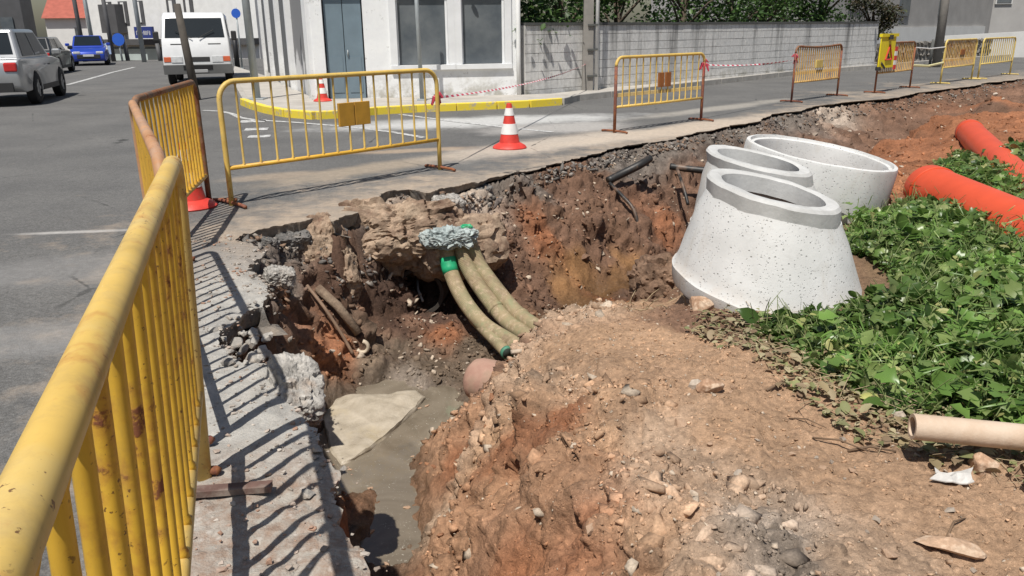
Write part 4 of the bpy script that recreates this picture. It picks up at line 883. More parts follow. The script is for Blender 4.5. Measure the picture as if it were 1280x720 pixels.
# grit on the broken strip beside the near barrier
_k = np.where((stripm > .25) | ((d > -.35) & (np.linalg.norm(RV, axis=1) < 6.5)))[0]; _k = RNG.choice(_k, 1500)
_gb = MB(); _hv = [np.array([tuple(x.co) for x in hm.vertices]) for hm in HM['st_grey'][:4]]; _hf = [[tuple(f.vertices) for f in hm.polygons] for hm in HM['st_grey'][:4]]
for k in _k:
    i = int(RNG.integers(4)); s = .004*(5**(RNG.random()**1.6)); a = RNG.random()*6.28; R_ = np.array([[math.cos(a), -math.sin(a), 0], [math.sin(a), math.cos(a), 0], [0, 0, .8]])
    _gb.add((_hv[i]*s) @ R_.T+R3[k]+np.array([RNG.normal(0, .02), RNG.normal(0, .02), s*.2]), _hf[i])
t = NT('strip_grit'); r = t.island(); c = t.mix(r, (.24, .20, .165), (.46, .41, .36)); c = t.mix(t.rng(t.noise(3, 3, .5, t.co(True)), .5, .6), c, (.33, .20, .14)); M['strip_grit'] = t.out(c, .95)
_me = bpy.data.meshes.new('slab_grit'); _me.from_pydata(_gb.v, [], _gb.f); _me.update(); o = obj('slab_grit', _me, M['strip_grit']); tag(o, 'fine grit strewn on the cracked slab beside the pit', 'gravel', kind='stuff')

# gravel: too small and too many to count
def scatter(name, mats, idx, s0, s1, power, sink, kind_label, colr_fn=None):
    tm = []
    for i in range(10):
        b = bmesh.new(); rr = random.Random(i+50)
        for _ in range(11):
            q = Vector((rr.gauss(0, 1), rr.gauss(0, 1), rr.gauss(0, 1))).normalized()*rr.uniform(.6, 1.05); b.verts.new((q.x, q.y*.8, q.z*.6))
        r_ = bmesh.ops.convex_hull(b, input=b.verts); bmesh.ops.delete(b, geom=[g for g in r_['geom_interior'] if isinstance(g, bmesh.types.BMVert)], context='VERTS'); bmesh.ops.triangulate(b, faces=b.faces); b.verts.index_update()
        tm.append((np.array([tuple(x.co) for x in b.verts]), np.array([[x.index for x in f.verts] for f in b.faces]))); b.free()
    Vs, Fs, Cs = [], [], []; off = 0
    for k in idx:
        tv, tf = tm[int(RNG.integers(10))]; s = s0*(s1/s0)**(RNG.random()**power); a = RNG.random()*6.28; ca, sa = math.cos(a), math.sin(a)
        R_ = np.array([[ca, -sa, 0], [sa, ca, 0], [0, 0, 1]]); tl = RNG.normal(0, .35, 2)
        vv = (tv*s) @ R_.T; vv[:, 2] += vv[:, 0]*tl[0]+vv[:, 1]*tl[1]
        Vs.append(vv+SV[k]+np.array([0, 0, s*sink])+np.r_[RNG.normal(0, .006, 2), 0]); Fs.append(tf+off); off += len(tv)
        base = (SC_[k]*RNG.uniform(.75, 1.35) if RNG.random() < .86 else np.array([.44, .36, .28])*RNG.uniform(.7, 1.2)) if colr_fn is None else colr_fn()
        Cs.append(np.repeat(base[None], len(tv), 0))
    me = np_mesh(name, np.vstack(Vs), np.vstack(Fs), 3); ca_ = me.color_attributes.new('col', 'FLOAT_COLOR', 'POINT'); cc = np.vstack(Cs); ca_.data.foreach_set('color', np.c_[cc, np.ones(len(cc))].astype(np.float32).ravel())
    o = obj(name, me, mats); tag(o, kind_label[0], kind_label[1], kind='stuff'); return o
t = NT('grit'); c = t.val(t.attr('col'), t.rng(t.noise(90, 3, .6, t.co(True)), .3, .7, .75, 1.25)); M['grit'] = t.out(c, .95, t.bump(t.noise(120, 3, .6, t.co(True)), .4, .004), 0, .2)
scatter('gravel', M['grit'], np.r_[pick(mound & inview & (SRAD < 5), 3600), pick((SR > .55) & inview & (SRAD < 5), 3000)], .0035, .015, 1.6, .15, ('fine grit and pebbles strewn over the mound', 'gravel'))
scatter('rubble', M['grit'], np.r_[pick((SR > .45) & inview & (SRAD < 9) & (SRAD > 4.6), 4200), pick((SR > .4) & inview & (SRAD >= 9), 2600)], .012, .05, 1.8, .15, ('loose rubble on the banks of the trench', 'rubble'))
scatter('bank_clods', M['grit'], np.r_[pick((SR > .6) & inview & (SRAD < 12) & (SRAD > 5.3) & (SE > .12), 1500), pick((SR > .5) & inview & (SRAD >= 12), 700), pick((SR > .55) & inview & (SRAD < 5.3), 500)], .018, .075, 2.4, -.1, ('crumbling earth clods on the dug banks', 'clods'))
_pal = [(.13, .12, .11), (.22, .2, .18), (.27, .24, .21), (.18, .12, .085), (.25, .17, .12), (.12, .10, .09)]
scatter('edge_rubble', M['grit'], np.r_[pick((SE < .16) & (SE > .045) & inview & (SRAD > 5.5) & (SRAD < 12.5), 1500), pick((SE < .3) & inview & (SRAD >= 12.5), 1500)], .012, .055, 1.5, .35, ('crumbled asphalt and stones along the broken road edge', 'rubble'), lambda: np.array(_pal[int(RNG.integers(6))])*RNG.uniform(.8, 1.2))

# ------------------------------------------------------------------ weeds
def leaf_field(name, pos, size, mat, tilt, outline, kind='stuff', parent=None, up=None):
    """many small folded leaves: outline is a list of (x, y) of one half, mirrored"""
    half = outline; m_ = len(half)
    tv = [(0, half[0][1], 0)]; 
    for x, y in half[1:-1]: tv += [(-x, y, x*.35), (0, y, 0), (x, y, x*.35)]
    tv.append((0, half[-1][1], -.12)); tv = np.array(tv, float)
    tf = [(0, 1, 2), (0, 2, 3)]
    for i in range(m_-3):
        a = 1+i*3; tf += [(a, a+3, a+4), (a, a+4, a+1), (a+1, a+4, a+5), (a+1, a+5, a+2)]
    a = 1+(m_-3)*3; e = len(tv)-1; tf += [(a, e, a+1), (a+1, e, a+2)]; tf = np.array(tf)
    n = len(pos); s = np.asarray(size)[:, None, None]; az = RNG.random(n)*6.283; ti = np.abs(RNG.normal(0, tilt, n))+.05; tz = RNG.random(n)*6.283
    ca, sa = np.cos(az), np.sin(az); v0 = tv[None]*s
    x = v0[:, :, 0]*ca[:, None]-v0[:, :, 1]*sa[:, None]; y = v0[:, :, 0]*sa[:, None]+v0[:, :, 1]*ca[:, None]; z = v0[:, :, 2]
    ax, ay = np.cos(tz)[:, None], np.sin(tz)[:, None]; ct, st2 = np.cos(ti)[:, None], np.sin(ti)[:, None]
    dot = x*ax+y*ay; cx, cy, cz = ay*z, -ax*z, ax*y-ay*x
    X = x*ct+cx*st2+ax*dot*(1-ct); Y = y*ct+cy*st2+ay*dot*(1-ct); Z = z*ct+cz*st2
    V = np.stack([X, Y, Z], 2)+pos[:, None, :]
    Fc = (tf[None]+(np.arange(n)*len(tv))[:, None, None]).reshape(-1, 3)
    me = np_mesh(name, V.reshape(-1, 3), Fc, 3); o = obj(name, me, mat, parent)
    if kind: o['kind'] = kind
    return o
def leaf_mat(name, cs, rough=.45, trans=.35):
    t = NT(name); r = t.island(); x = t.n('ShaderNodeValToRGB'); t.put(x.inputs[0], r); cr_ = x.color_ramp; cr_.interpolation = 'CONSTANT' if False else 'LINEAR'
    while len(cr_.elements) < len(cs): cr_.elements.new(.5)
    for i, c in enumerate(cs): cr_.elements[i].position = i/(len(cs)-1); cr_.elements[i].color = (*c, 1)
    c = t.val(x.outputs[0], t.rng(t.noise(2.2, 3, .6, t.co(True)), .3, .7, .7, 1.3))
    t.out(c, rough, None, 0, .5)
    tr = t.n('ShaderNodeBsdfTranslucent'); t.put(tr.inputs[0], t.val(c, 1.25)); mx = t.n('ShaderNodeMixShader'); mx.inputs[0].default_value = trans
    t.t.links.new(t.b.outputs[0], mx.inputs[1]); t.t.links.new(tr.outputs[0], mx.inputs[2]); t.t.links.new(mx.outputs[0], t.t.nodes['Material Output'].inputs[0])
    return t.m
M['weed'] = leaf_mat('weed_leaves', [(.045, .09, .02), (.085, .155, .033), (.13, .21, .048), (.06, .12, .03), (.18, .26, .08), (.31, .35, .15), (.08, .145, .04)], .38)
M['dry'] = leaf_mat('dried_leaves', [(.30, .24, .13), (.20, .13, .08), (.38, .33, .2), (.14, .15, .06), (.25, .26, .11)], .7, .2)
LOBED = [(0, 0), (.42, .12), (.30, .34), (.46, .52), (.22, .72), (0, 1.)]
OVAL = [(0, 0), (.20, .15), (.30, .40), (.24, .68), (.10, .88), (0, 1.)]
kk = pick(SWEED & ~under & ~nearcone & (SRAD < 13), 34000, 0.)
ed_ = np.clip(np.min(np.stack([np.hypot(SV[kk, 0]-a[0], SV[kk, 1]-a[1]) for a in resample(WEED, lambda r: .1)]), 0)/.5, .12, 1)
dome = (.05+.16*np.clip(fbm(SV[kk]*np.array([1, 1, 0]), .45, 3, 101)+.35, 0, 1))*ed_
pos = SV[kk]+np.c_[RNG.normal(0, .015, (len(kk), 2)), dome*RNG.random(len(kk))**.6]
sz = np.clip(RNG.lognormal(math.log(.034), .55, len(kk)), .012, .12)
wd = leaf_field('weeds', pos[:20000], sz[:20000], M['weed'], .7, LOBED); tag(wd, 'dense green leafy weeds covering the ground by the cones', 'weeds')
wd = leaf_field('weeds', pos[20000:], sz[20000:]*1.15, M['weed'], .9, OVAL); tag(wd, 'narrow-leaved green weeds mixed into the ground cover', 'weeds')
# broad-leaved clumps and grass blades among them
cl = []; cs_ = []; clear_ = (np.hypot(SV[:, 0]-1.62, SV[:, 1]-4.72) > 1.0) & (np.hypot(SV[:, 0]-3.3, SV[:, 1]-6.3) > .5)
for k in pick(SWEED & ~under & clear_ & (SRAD < 9), 120, 0.):
    for _ in range(int(RNG.integers(4, 11))): cl.append(SV[k]+np.r_[RNG.normal(0, .045, 2), RNG.uniform(.05, .16)]); cs_.append(RNG.uniform(.05, .105))
M['broad'] = leaf_mat('broad_weed_leaves', [(.13, .24, .05), (.18, .30, .07), (.10, .19, .04), (.28, .36, .12), (.09, .16, .05)], .35)
wd = leaf_field('broad_weeds', np.array(cl), np.array(cs_), M['broad'], .65, LOBED); tag(wd, 'lighter broad-leaved weeds standing above the ground cover', 'weeds')
k4 = pick(SWEED & ~under & clear_ & (SRAD < 9), 2200, 0.); pos = SV[k4]+np.c_[RNG.normal(0, .02, (len(k4), 2)), RNG.uniform(.05, .2, len(k4))]
wd = leaf_field('grass_blades', pos, RNG.uniform(.05, .12, len(k4)), M['broad'], 1.1, [(0, 0), (.03, .1), (.04, .4), (.03, .75), (0, 1.)]); tag(wd, 'thin grass blades growing through the weeds', 'grass')
k5 = pick(SWEED & ~under & clear_ & (SRAD < 9), 500, 0.); pos = SV[k5]+np.c_[RNG.normal(0, .02, (len(k5), 2)), RNG.uniform(.05, .15, len(k5))]
wd = leaf_field('yellowed_leaves', pos, np.clip(RNG.lognormal(math.log(.035), .4, len(k5)), .015, .08), leaf_mat('yellowed_weed_leaves', [(.34, .36, .13), (.42, .40, .17), (.28, .30, .10)], .5, .3), .6, OVAL); tag(wd, 'yellowed and dead leaves scattered over the weeds', 'leaf litter')
b = MB()
for k in pick(SWEED & ~under & ~nearcone & (SRAD < 9), 1100, 0.):
    p0 = Vector(SV[k]); a = RNG.random()*6.28; L = RNG.uniform(.10, .24); d_ = Vector((math.cos(a)*.5, math.sin(a)*.5, .8))*L
    b.tube([p0, p0+d_*.5+Vector((0, 0, .02)), p0+d_], [.003, .0025, .0015], 4, False)
tag(b.build('weed_stems', plain('green_stems', (.16, .20, .07), .6, .3, 3)), 'thin green stems among the weeds', 'stems', kind='stuff')
near_edge = mound & inview & (SRAD < 6.5) & (np.min(np.stack([np.hypot(SV[:, 0]-a[0], SV[:, 1]-a[1]) for a in resample(WEED[:6], lambda r: .15)]), 0) < .3)
near_edge = near_edge | (SWEED & (np.min(np.stack([np.hypot(SV[:, 0]-a[0], SV[:, 1]-a[1]) for a in resample(WEED[:6], lambda r: .15)]), 0) < .28) & ~under)
k2 = pick(near_edge, 1500); pos = SV[k2]+np.c_[RNG.normal(0, .01, (len(k2), 2)), RNG.random(len(k2))*.03+.006]
wd = leaf_field('withered_leaves', pos, np.clip(RNG.lognormal(math.log(.032), .4, len(k2)), .012, .07), M['dry'], .4, OVAL); tag(wd, 'withered leaves and litter along the edge of the weeds', 'leaf litter')
# dry stems and twigs
M['straw'] = plain('dry_straw', (.34, .26, .16), .8, .35, 3); M['twig'] = plain('dark_twig', (.14, .09, .055), .85, .3, 6)
b = MB()
for k in pick(near_edge, 260):
    a = RNG.random()*6.28; L = RNG.uniform(.05, .24); p0 = Vector(SV[k])+Vector((0, 0, .012)); dv = Vector((math.cos(a), math.sin(a), RNG.normal(0, .14)))*L; sd_ = Vector((-math.sin(a), math.cos(a), .2))*L*RNG.normal(0, .15)
    b.tube([p0, p0+dv*.5+sd_+Vector((0, 0, .01)), p0+dv], [.0022, .0018, .001], 4, False)
for k in pick((SPX > 780) & (SPX < 860) & (SPY > 330) & (SPY < 392) & (SRAD < 7.5), 110):
    a = RNG.random()*6.28; L = RNG.uniform(.06, .22); p0 = Vector(SV[k])+Vector((0, 0, .01)); dv = Vector((math.cos(a)*.6, math.sin(a)*.4, RNG.normal(-.1, .4)))*L
    b.tube([p0, p0+dv*.5+Vector((0, -.02, .02)), p0+dv], [.003, .0025, .0015], 4, False)
tag(b.build('straw', M['straw']), 'dry straw and roots littering the soil by the cones', 'straw', kind='stuff')
for i, (a_, b_, r, lab) in enumerate((((960, 486), (1010, 470), .006, 'short brown twig lying near the weeds'), ((1015, 545), (1085, 562), .004, 'thin long twig on the bare soil'), ((1060, 562), (1118, 565), .006, 'dark twig pointing at the beige pipe'), ((985, 520), (1030, 535), .003, 'thin bent stem on the trodden soil'), ((1185, 670), (1205, 648), .004, 'twig beside the long flat stone'))):
    A = on_soil(*a_)+Vector((0, 0, r)); B = on_soil(*b_)+Vector((0, 0, r)); q = MB().tube([A, A.lerp(B, .5)+Vector((0, .015, .012)), B], [r, r, r*.6], 6).build('twig', M['twig'], smooth=True); tag(q, lab, 'twig')
for i, (pts_, lab) in enumerate((([(968, 398, 4.30), (958, 375, 4.32), (943, 345, 4.33)], 'tall dry stem bent against the front cone'), ([(955, 400, 4.28), (945, 382, 4.3), (932, 365, 4.3)], 'short dry stem against the front cone'), ([(938, 402, 4.28), (936, 385, 4.3), (934, 360, 4.3)], 'upright dry stem touching the front cone'))):
    A = [PY(*a) for a in pts_]; q = MB().tube(spline(A, 10), .004, 6).build('dry_stem', M['straw'], smooth=True); tag(q, lab, 'stem')
def big_leaf(u, v_, s, lab, col_, rz):
    q = on_soil(u, v_); o = leaf_field('fallen_leaf', np.zeros((1, 3)), [s], col_, .15, OVAL, None); o.location = q+Vector((0, 0, .02)); o.rotation_euler = (0, .1, rz)
    sm_ = o.modifiers.new('thickness', 'SOLIDIFY'); sm_.thickness = .002; tag(o, lab, 'leaf'); return o
M['yleaf'] = plain('yellow_green_leaf', (.36, .36, .12), .55, .2, 20)
big_leaf(1080, 498, .11, 'large yellow-green leaf fallen at the edge of the weeds', M['yleaf'], 1.2)
big_leaf(1103, 502, .09, 'second yellowing leaf overlapping at the weed edge', M['yleaf'], -1.4)

def PYz(u, y): q = PY(u, 60, y); return q.x

# ------------------------------------------------------------------ the street behind: pavement, kerbs, markings
M['paving'] = plain('pavement_concrete', (.40, .375, .34), .9, .18, 3, .3, dirt=(.28, .25, .22), dirt_amt=.06)
M['kerb'] = plain('kerb_stone', (.38, .36, .33), .9, .18, 6, .4, dirt=(.25, .22, .19), dirt_amt=.08)
t = NT('yellow_kerb_paint'); v = t.co(True); c = t.mix(t.rng(t.noise(7, 6, .7, v), .52, .64), (.78, .60, .05), (.45, .40, .30)); M['kerb_y'] = t.out(c, .75, t.bump(t.noise(40, 4, .7, v), .4, .006))
KY = [(306,131),(318,136),(335,141),(360,146),(395,149),(430,147),(470,143),(520,140),(570,138),(620,136),(660,134),(700,131)]
KW = [P(u, v_) for u, v_ in KY]; KG = [P(u, v_) for u, v_ in [(700,131),(720,126),(760,121.5),(870,108),(990,94),(1085,86.5),(1180,78),(1330,66)]]
KL = [P(u, v_) for u, v_ in [(306,131),(299,118),(293,104),(287,92),(282,82)]]
C0 = P(397, 131.5); C1 = P(650, 125); CF = P(332, 99)
W1_ = P(735, 118); W2_ = P(1092, 85); wdir = (W2_-W1_).normalized()
def pave(poly, name, lab):
    b = MB(); b.prism([(q.x, q.y) for q in poly], -.05, .118); return tag(b.build(name, M['paving']), lab, 'pavement', kind='structure')
inset = lambda q, c, d_: q+(c-q).normalized()*d_
pave([KW[i] for i in range(len(KW))]+[C1+Vector((.7, .2, 0)), C1, C0, CF]+[KL[-1], KL[-2], KL[-3], KL[-4]], 'pavement', 'pale pavement wrapping the corner of the white building')
pave([KG[i] for i in range(6)]+[W2_, W1_, C1+Vector((.7, .2, 0))], 'pavement', 'narrow pavement strip along the block wall')
def kerb(path, mat, name, lab, step=1.0, wd=.13):
    o = empty(name, path[0]); tag(o, lab, 'kerb', kind='structure')
    pl = resample(np.array([tuple(q) for q in path]), lambda r: step)
    for a, b_ in zip(pl[:-1], pl[1:]):
        a = Vector(a); b_ = Vector(b_); d_ = (b_-a); L = d_.length; m_ = (a+b_)/2; n_ = Vector((d_.y, -d_.x, 0)).normalized()
        q = MB().box((0, 0, .062), (L-.012, wd, .165)).build('kerb_stone', mat, o); q.location = m_-path[0]+n_*.03; q.rotation_euler = (random.uniform(-.01, .01), random.uniform(-.004, .004), math.atan2(d_.y, d_.x)); bevel(q, .015, 2)
kerb(KW, M['kerb_y'], 'kerb', 'kerb painted yellow round the corner'); kerb(KG, M['kerb'], 'kerb', 'plain grey kerb along the block wall', 1.2); kerb(KL, M['kerb'], 'kerb', 'plain grey kerb beside the parked van', 2.)
t = NT('worn_white_paint'); v = t.co(True); c = t.mix(t.rng(t.noise(9, 6, .75, v), .45, .6), (.55, .55, .54), (.2, .2, .195)); M['mark'] = t.out(c, .85)
def strip(pix, wd, lab):
    b = MB(); pw = [P(u, v_, .004) for u, v_ in pix]
    vs = []
    for i, q in enumerate(pw):
        d_ = (pw[min(i+1, len(pw)-1)]-pw[max(i-1, 0)]).normalized(); n_ = Vector((-d_.y, d_.x, 0))*wd/2; vs += [q-n_, q+n_]
    b.add([(a.x, a.y, .006) for a in vs], [(2*i, 2*i+2, 2*i+3, 2*i+1) for i in range(len(pw)-1)]); return tag(b.build('road_marking', M['mark']), lab, 'road marking', kind='structure')
strip([(84, 106), (110, 99), (140, 90.5), (168, 84)], .16, 'white lane line along the left street')
strip([(300, 152), (332, 151)], .42, 'first worn white crossing bar'); strip([(306, 162), (335, 161)], .36, 'second worn white crossing bar'); strip([(310, 171), (338, 170)], .3, 'third worn white crossing bar')
strip([(254, 138), (275, 139), (290, 142), (300, 147), (320, 150), (370, 153), (430, 158), (490, 165), (530, 172)], .11, 'thin curved white line round the corner')
strip([(500, 143), (570, 152), (640, 160), (690, 165)], .11, 'thin white line across the side street')

# ------------------------------------------------------------------ block wall with coping
t = NT('stained_block'); v = t.co(True); r = t.rand()
c = t.mix(r, (.64, .635, .62), (.70, .69, .67)); stn = t.noise(2.4, 6, .7, t.map(v, (1, 1, .07))); hz = t.n('ShaderNodeSeparateXYZ'); t.put(hz.inputs[0], v)
c = t.mix(t.math('MULTIPLY', t.rng(stn, .50, .66), t.rng(hz.outputs[2], .1, 1.3, .25, .75)), c, (.10, .10, .098)); c = t.mix(t.math('MULTIPLY', t.rng(t.noise(1.3, 5, .7, v), .5, .62), t.rng(hz.outputs[2], .1, .5, .6, 0)), c, (.14, .13, .07))
c = t.val(c, t.rng(t.noise(12, 5, .7, v), .3, .7, .82, 1.15)); M['block'] = t.out(c, .95, t.bump(t.noise(60, 4, .7, v), .5, .006), 0, .2)
M['mortar'] = plain('wall_mortar', (.52, .51, .49), .95, .2, 4, .3); M['coping'] = plain('dark_coping', (.085, .087, .083), .9, .3, 2, .3)
bw = empty('block_wall', W1_); tag(bw, 'long grey concrete block wall streaked with dark stains', 'wall')
LW = (W2_-W1_).length; ang = math.atan2(wdir.y, wdir.x); bl, bh = .40, .20; NC = 8
def blockwall(root, L, ncour, start):
    me = MB().box((0, 0, 0), (bl-.012, .03, bh-.010)).mesh('block'); me.materials.append(M['block'])
    root.rotation_euler = (0, 0, ang if root is bw else root.rotation_euler[2]); rest = MB(); cnt = 0
    MB().box((L/2, .10, ncour*bh/2), (L, .17, ncour*bh)).build('wall_core', M['mortar'], root)
    for k in range(int(L/bl)+1):
        for j in range(ncour):
            x = k*bl+(bl/2 if j % 2 else 0)+bl/2
            if j % 2 and k == 0:
                q = obj('block', me, None, root); q.scale.x = .48; q.location = (bl/4, .002, j*bh+bh/2)
            if x > L-bl*.5:
                x0 = x-bl/2; rem = L-x0
                if rem > .05: q = obj('block', me, None, root); q.scale.x = rem/bl; q.location = (x0+rem/2, .002, j*bh+bh/2)
                continue
            if cnt < 280:
                q = obj('block', me, None, root); q.location = (x, .0+random.uniform(0, .004), .0+j*bh+bh/2); cnt += 1
            else: rest.box((x, 0, j*bh+bh/2), (bl-.012, .03, bh-.010))
    if rest.v: q = rest.build('far_blocks', M['block'], root); q['kind'] = 'stuff'
    for k in range(int(L/2)+1):
        l0 = k*2; l1 = min(L, l0+2)
        if l1-l0 > .1: MB().box(((l0+l1)/2, .09, ncour*bh+.03), (l1-l0-.01, .26, .06)).build('coping_stone', M['coping'], root)
blockwall(bw, LW, NC, 0)
bs = empty('block_wall', C1+Vector((.12, .1, 0))); d_ = W1_-bs.location; bs.rotation_euler = (0, 0, math.atan2(d_.y, d_.x)); tag(bs, 'short pale block wall panel between drainpipe and concrete pole', 'wall')
blockwall(bs, d_.length-.15, NC, 0)
M['pole_c'] = plain('concrete_pole', (.25, .235, .215), .9, .2, 4, .3); M['white_pvc'] = plain('white_pvc', (.74, .74, .73), .4, .08, 3, .05); M['galv'] = plain('galvanised_steel', (.36, .39, .40), .5, .15, 4, .05, .3)
cp = empty('utility_pole', P(734, 119.)); tag(cp, 'grey concrete utility pole in front of the block wall', 'pole')
bevel(MB().quadbox([(-.13, -.1, 0), (.13, -.1, 0), (.13, .1, 0), (-.13, .1, 0)], [(-.09, -.07, 6), (.09, -.07, 6), (.09, .07, 6), (-.09, .07, 6)]).build('shaft', M['pole_c'], cp), .015)
MB().tube([(.2, -.08, 0), (.2, -.08, 5.5)], .045, 12).build('white_duct', M['white_pvc'], cp, smooth=True)
for z in (.45, 1.05, 1.6): MB().box((.1, -.08, z), (.24, .12, .04)).build('strap', M['coping'], cp)

# ------------------------------------------------------------------ white building on the corner
t = NT('white_plaster'); v = t.co(True); hz = t.n('ShaderNodeSeparateXYZ'); t.put(hz.inputs[0], v)
c = t.mix(t.rng(t.noise(2, 5, .65, v), .4, .6), (.76, .77, .78), (.82, .83, .83)); c = t.mix(t.rng(t.noise(4.5, 7, .75, v), .60, .66, 0, .6), c, (.36, .36, .35)); c = t.mix(t.math('MULTIPLY', t.rng(t.noise(3, 5, .7, v), .42, .6), t.rng(hz.outputs[2], .15, .75, .8, 0)), c, (.35, .33, .28))
M['plaster'] = t.out(c, .85, t.bump(t.noise(14, 5, .7, v), .3, .01), 0, .25)
t = NT('grey_render'); v = t.co(True); hz = t.n('ShaderNodeSeparateXYZ'); t.put(hz.inputs[0], v); pn = t.noise(1.6, 6, .7, t.map(v, (1, 1, .5)))
c = t.mix(t.rng(t.math('ADD', pn, t.rng(hz.outputs[2], .2, 1.2, .2, -.12)), .5, .55), (.22, .22, .225), (.62, .62, .62)); M['grey_plaster'] = t.out(c, .9, t.bump(t.noise(12, 5, .7, v), .3, .01))
M['door'] = plain('blue_grey_door', (.16, .215, .255), .5, .12, 3, .1); M['frame_w'] = plain('white_window_surround', (.74, .75, .76), .6, .08, 3, .1)
t = NT('dusty_window'); v = t.co(True); c = t.mix(t.rng(t.noise(1.6, 4, .6, v), .35, .65), (.085, .10, .115), (.15, .165, .175)); M['pane'] = t.out(c, .22, None, 0, .5)
wb = empty('white_building', C0); tag(wb, 'white plastered corner building with blue-grey door and two windows', 'building')
fd = C1-C0; LF_ = fd.length; wb.rotation_euler = (0, 0, math.atan2(fd.y, fd.x)); HB = 4.6
Mi = (Matrix.Translation(C0) @ Matrix.Rotation(math.atan2(fd.y, fd.x), 4, 'Z')).inverted()
def fx(u): q = Mi @ P(u, 128); a = Mi @ Vector((0, 0, HC)); r_ = (Mi.to_3x3() @ ray(u, 128)); tt = -a.y/r_.y; return (a+r_*tt).x
ops = [(fx(411), fx(460), .10, 2.35), (fx(500), fx(563), .80, 2.3), (fx(579), fx(632), .80, 2.3)]
def cells(ops, L, H, y0, y1):
    xs = sorted({0, L, *[o_[0] for o_ in ops], *[o_[1] for o_ in ops]}); zs = sorted({-.1, H, *[o_[2] for o_ in ops], *[o_[3] for o_ in ops]}); b = MB()
    for xa, xb in zip(xs[:-1], xs[1:]):
        run = None
        for za, zb in zip(zs[:-1], zs[1:]):
            mx, mz = (xa+xb)/2, (za+zb)/2
            if any(o_[0] < mx < o_[1] and o_[2] < mz < o_[3] for o_ in ops): 
                if run: b.box(((xa+xb)/2, (y0+y1)/2, sum(run)/2), (xb-xa, y1-y0, run[1]-run[0])); run = None
            else: run = (run[0], zb) if run else (za, zb)
        if run: b.box(((xa+xb)/2, (y0+y1)/2, sum(run)/2), (xb-xa, y1-y0, run[1]-run[0]))
    return b
cells(ops, LF_, HB, 0, .25).build('front_wall', M['plaster'], wb)
sdv = (Mi @ CF); sdv.z = 0; Ls = math.hypot(sdv.x, sdv.y)
MB().prism([(LF_-.01, .26), (LF_-.01, 8), (sdv.x+2.2, sdv.y), (sdv.x, sdv.y), (.0, .26)], -.1, HB-.02).build('side_wall', M['grey_plaster'], wb)
dx0, dx1 = ops[0][:2]; dm_ = (dx0+dx1)/2
for a, b_ in ((dx0+.03, dm_-.006), (dm_+.006, dx1-.03)):
    q = bevel(MB().box(((a+b_)/2, .14, 1.215), (b_-a, .05, 2.2)).build('door_leaf', M['door'], wb), .008)
    MB().box((0, -.03, 0), ((b_-a)*.72, .012, .75)).build('door_panel', M['door'], q).location = ((a+b_)/2, .14, .62)
MB().tube([(dm_+.06, .09, 1.0), (dm_+.06, .07, 1.06), (dm_+.06, .09, 1.14)], .012, 8).build('door_handle', M['galv'], wb, smooth=True)
MB().box((dm_, .13, .05), (dx1-dx0+.1, .3, .14)).build('door_step', M['kerb'], wb)
for a, b_, z0, z1 in ops[1:]:
    f = MB().box(((a+b_)/2, -.015, z0-.05), (b_-a+.3, .12, .1)).build('window', M['frame_w'], wb)
    for x in (a-.07, b_+.07): MB().box((x, -.012, (z0+z1)/2+.06), (.15, .07, z1-z0+.12)).build('surround', M['frame_w'], f)
    MB().box(((a+b_)/2, .12, (z0+z1)/2), (b_-a-.02, .02, z1-z0-.02)).build('pane', M['pane'], f)
    for x in (a+.025, b_-.025): MB().box((x, .10, (z0+z1)/2), (.045, .05, z1-z0)).build('sash', M['frame_w'], f)
MB().tube([(LF_-.03, -.06, .02), (LF_-.035, -.055, 1.), (LF_-.04, -.06, 4.5)], .05, 12).build('drainpipe', M['white_pvc'], wb, smooth=True)
for k, (s, wd_, hh) in enumerate(((.0, .5, HB-.1), (.30, .22, HB-.1), (.50, .2, HB-.1), (.72, .22, HB-.1), (.9, .2, HB-.1))):
    q = sdv*s; nrm_ = Vector((-sdv.y, sdv.x, 0)).normalized(); nrm_ = nrm_ if nrm_.x < 0 else -nrm_
    pl_ = MB().box((0, 0, hh/2), (wd_, .16, hh)).build('pilaster', M['plaster'], wb); pl_.rotation_euler = (0, 0, math.atan2(sdv.y, sdv.x))
    pl_.location = (q.x+nrm_.x*.02+sdv.normalized().x*(wd_/2+.03), q.y+nrm_.y*.02+sdv.normalized().y*(wd_/2+.03), 0)
for s in (.4, .61, .81):
    q = sdv*s; o = MB().box((0, 0, 1.45), (1.0, .1, 2.3)).build('shutter', plain('side_shutter', (.12, .125, .13), .6, .15, 3), wb); o.location = (q.x-.0, q.y, 0); o.rotation_euler = (0, 0, math.atan2(sdv.y, sdv.x))
bevel(MB().box((LF_/2, 2, HB+.03), (LF_+.4, 4.6, .12)).build('roof_slab', M['coping'], wb), .02)
# post in front of the windows, lamp post, leaning pole
def post(name, A, top, r, mat, lab, base=True, cat='post'):
    o = empty(name, A); tag(o, lab, cat); MB().tube([(0, 0, 0), Vector(top)-Vector(A)], [r, r*.85], 14).build('shaft', mat, o, smooth=True)
    if base: bevel(MB().box((0, 0, .02), (r*4.5, r*4.5, .04)).build('base_plate', mat, o), .005)
    return o
A = P(528, 132.5) + Vector((0, 0, .11)); post('sign_post', A, A+Vector((-.04, 0, 3.2)), .045, M['galv'], 'slim grey steel post in front of the left window')
A = P(322, 131) + Vector((0, 0, .11)); post('lamp_post', A, A+Vector((-.05, 0, 5)), .085, M['galv'], 'thick galvanised lamp post on the yellow-kerbed corner')
A = P(303, 86); o = post('sign_post', A, A+Vector((0, 0, 2.6)), .04, M['galv'], 'thin post with a blue sign beyond the parked van'); M['sign_b'] = plain('blue_sign', (.03, .12, .55), .4, .05, 3, 0)
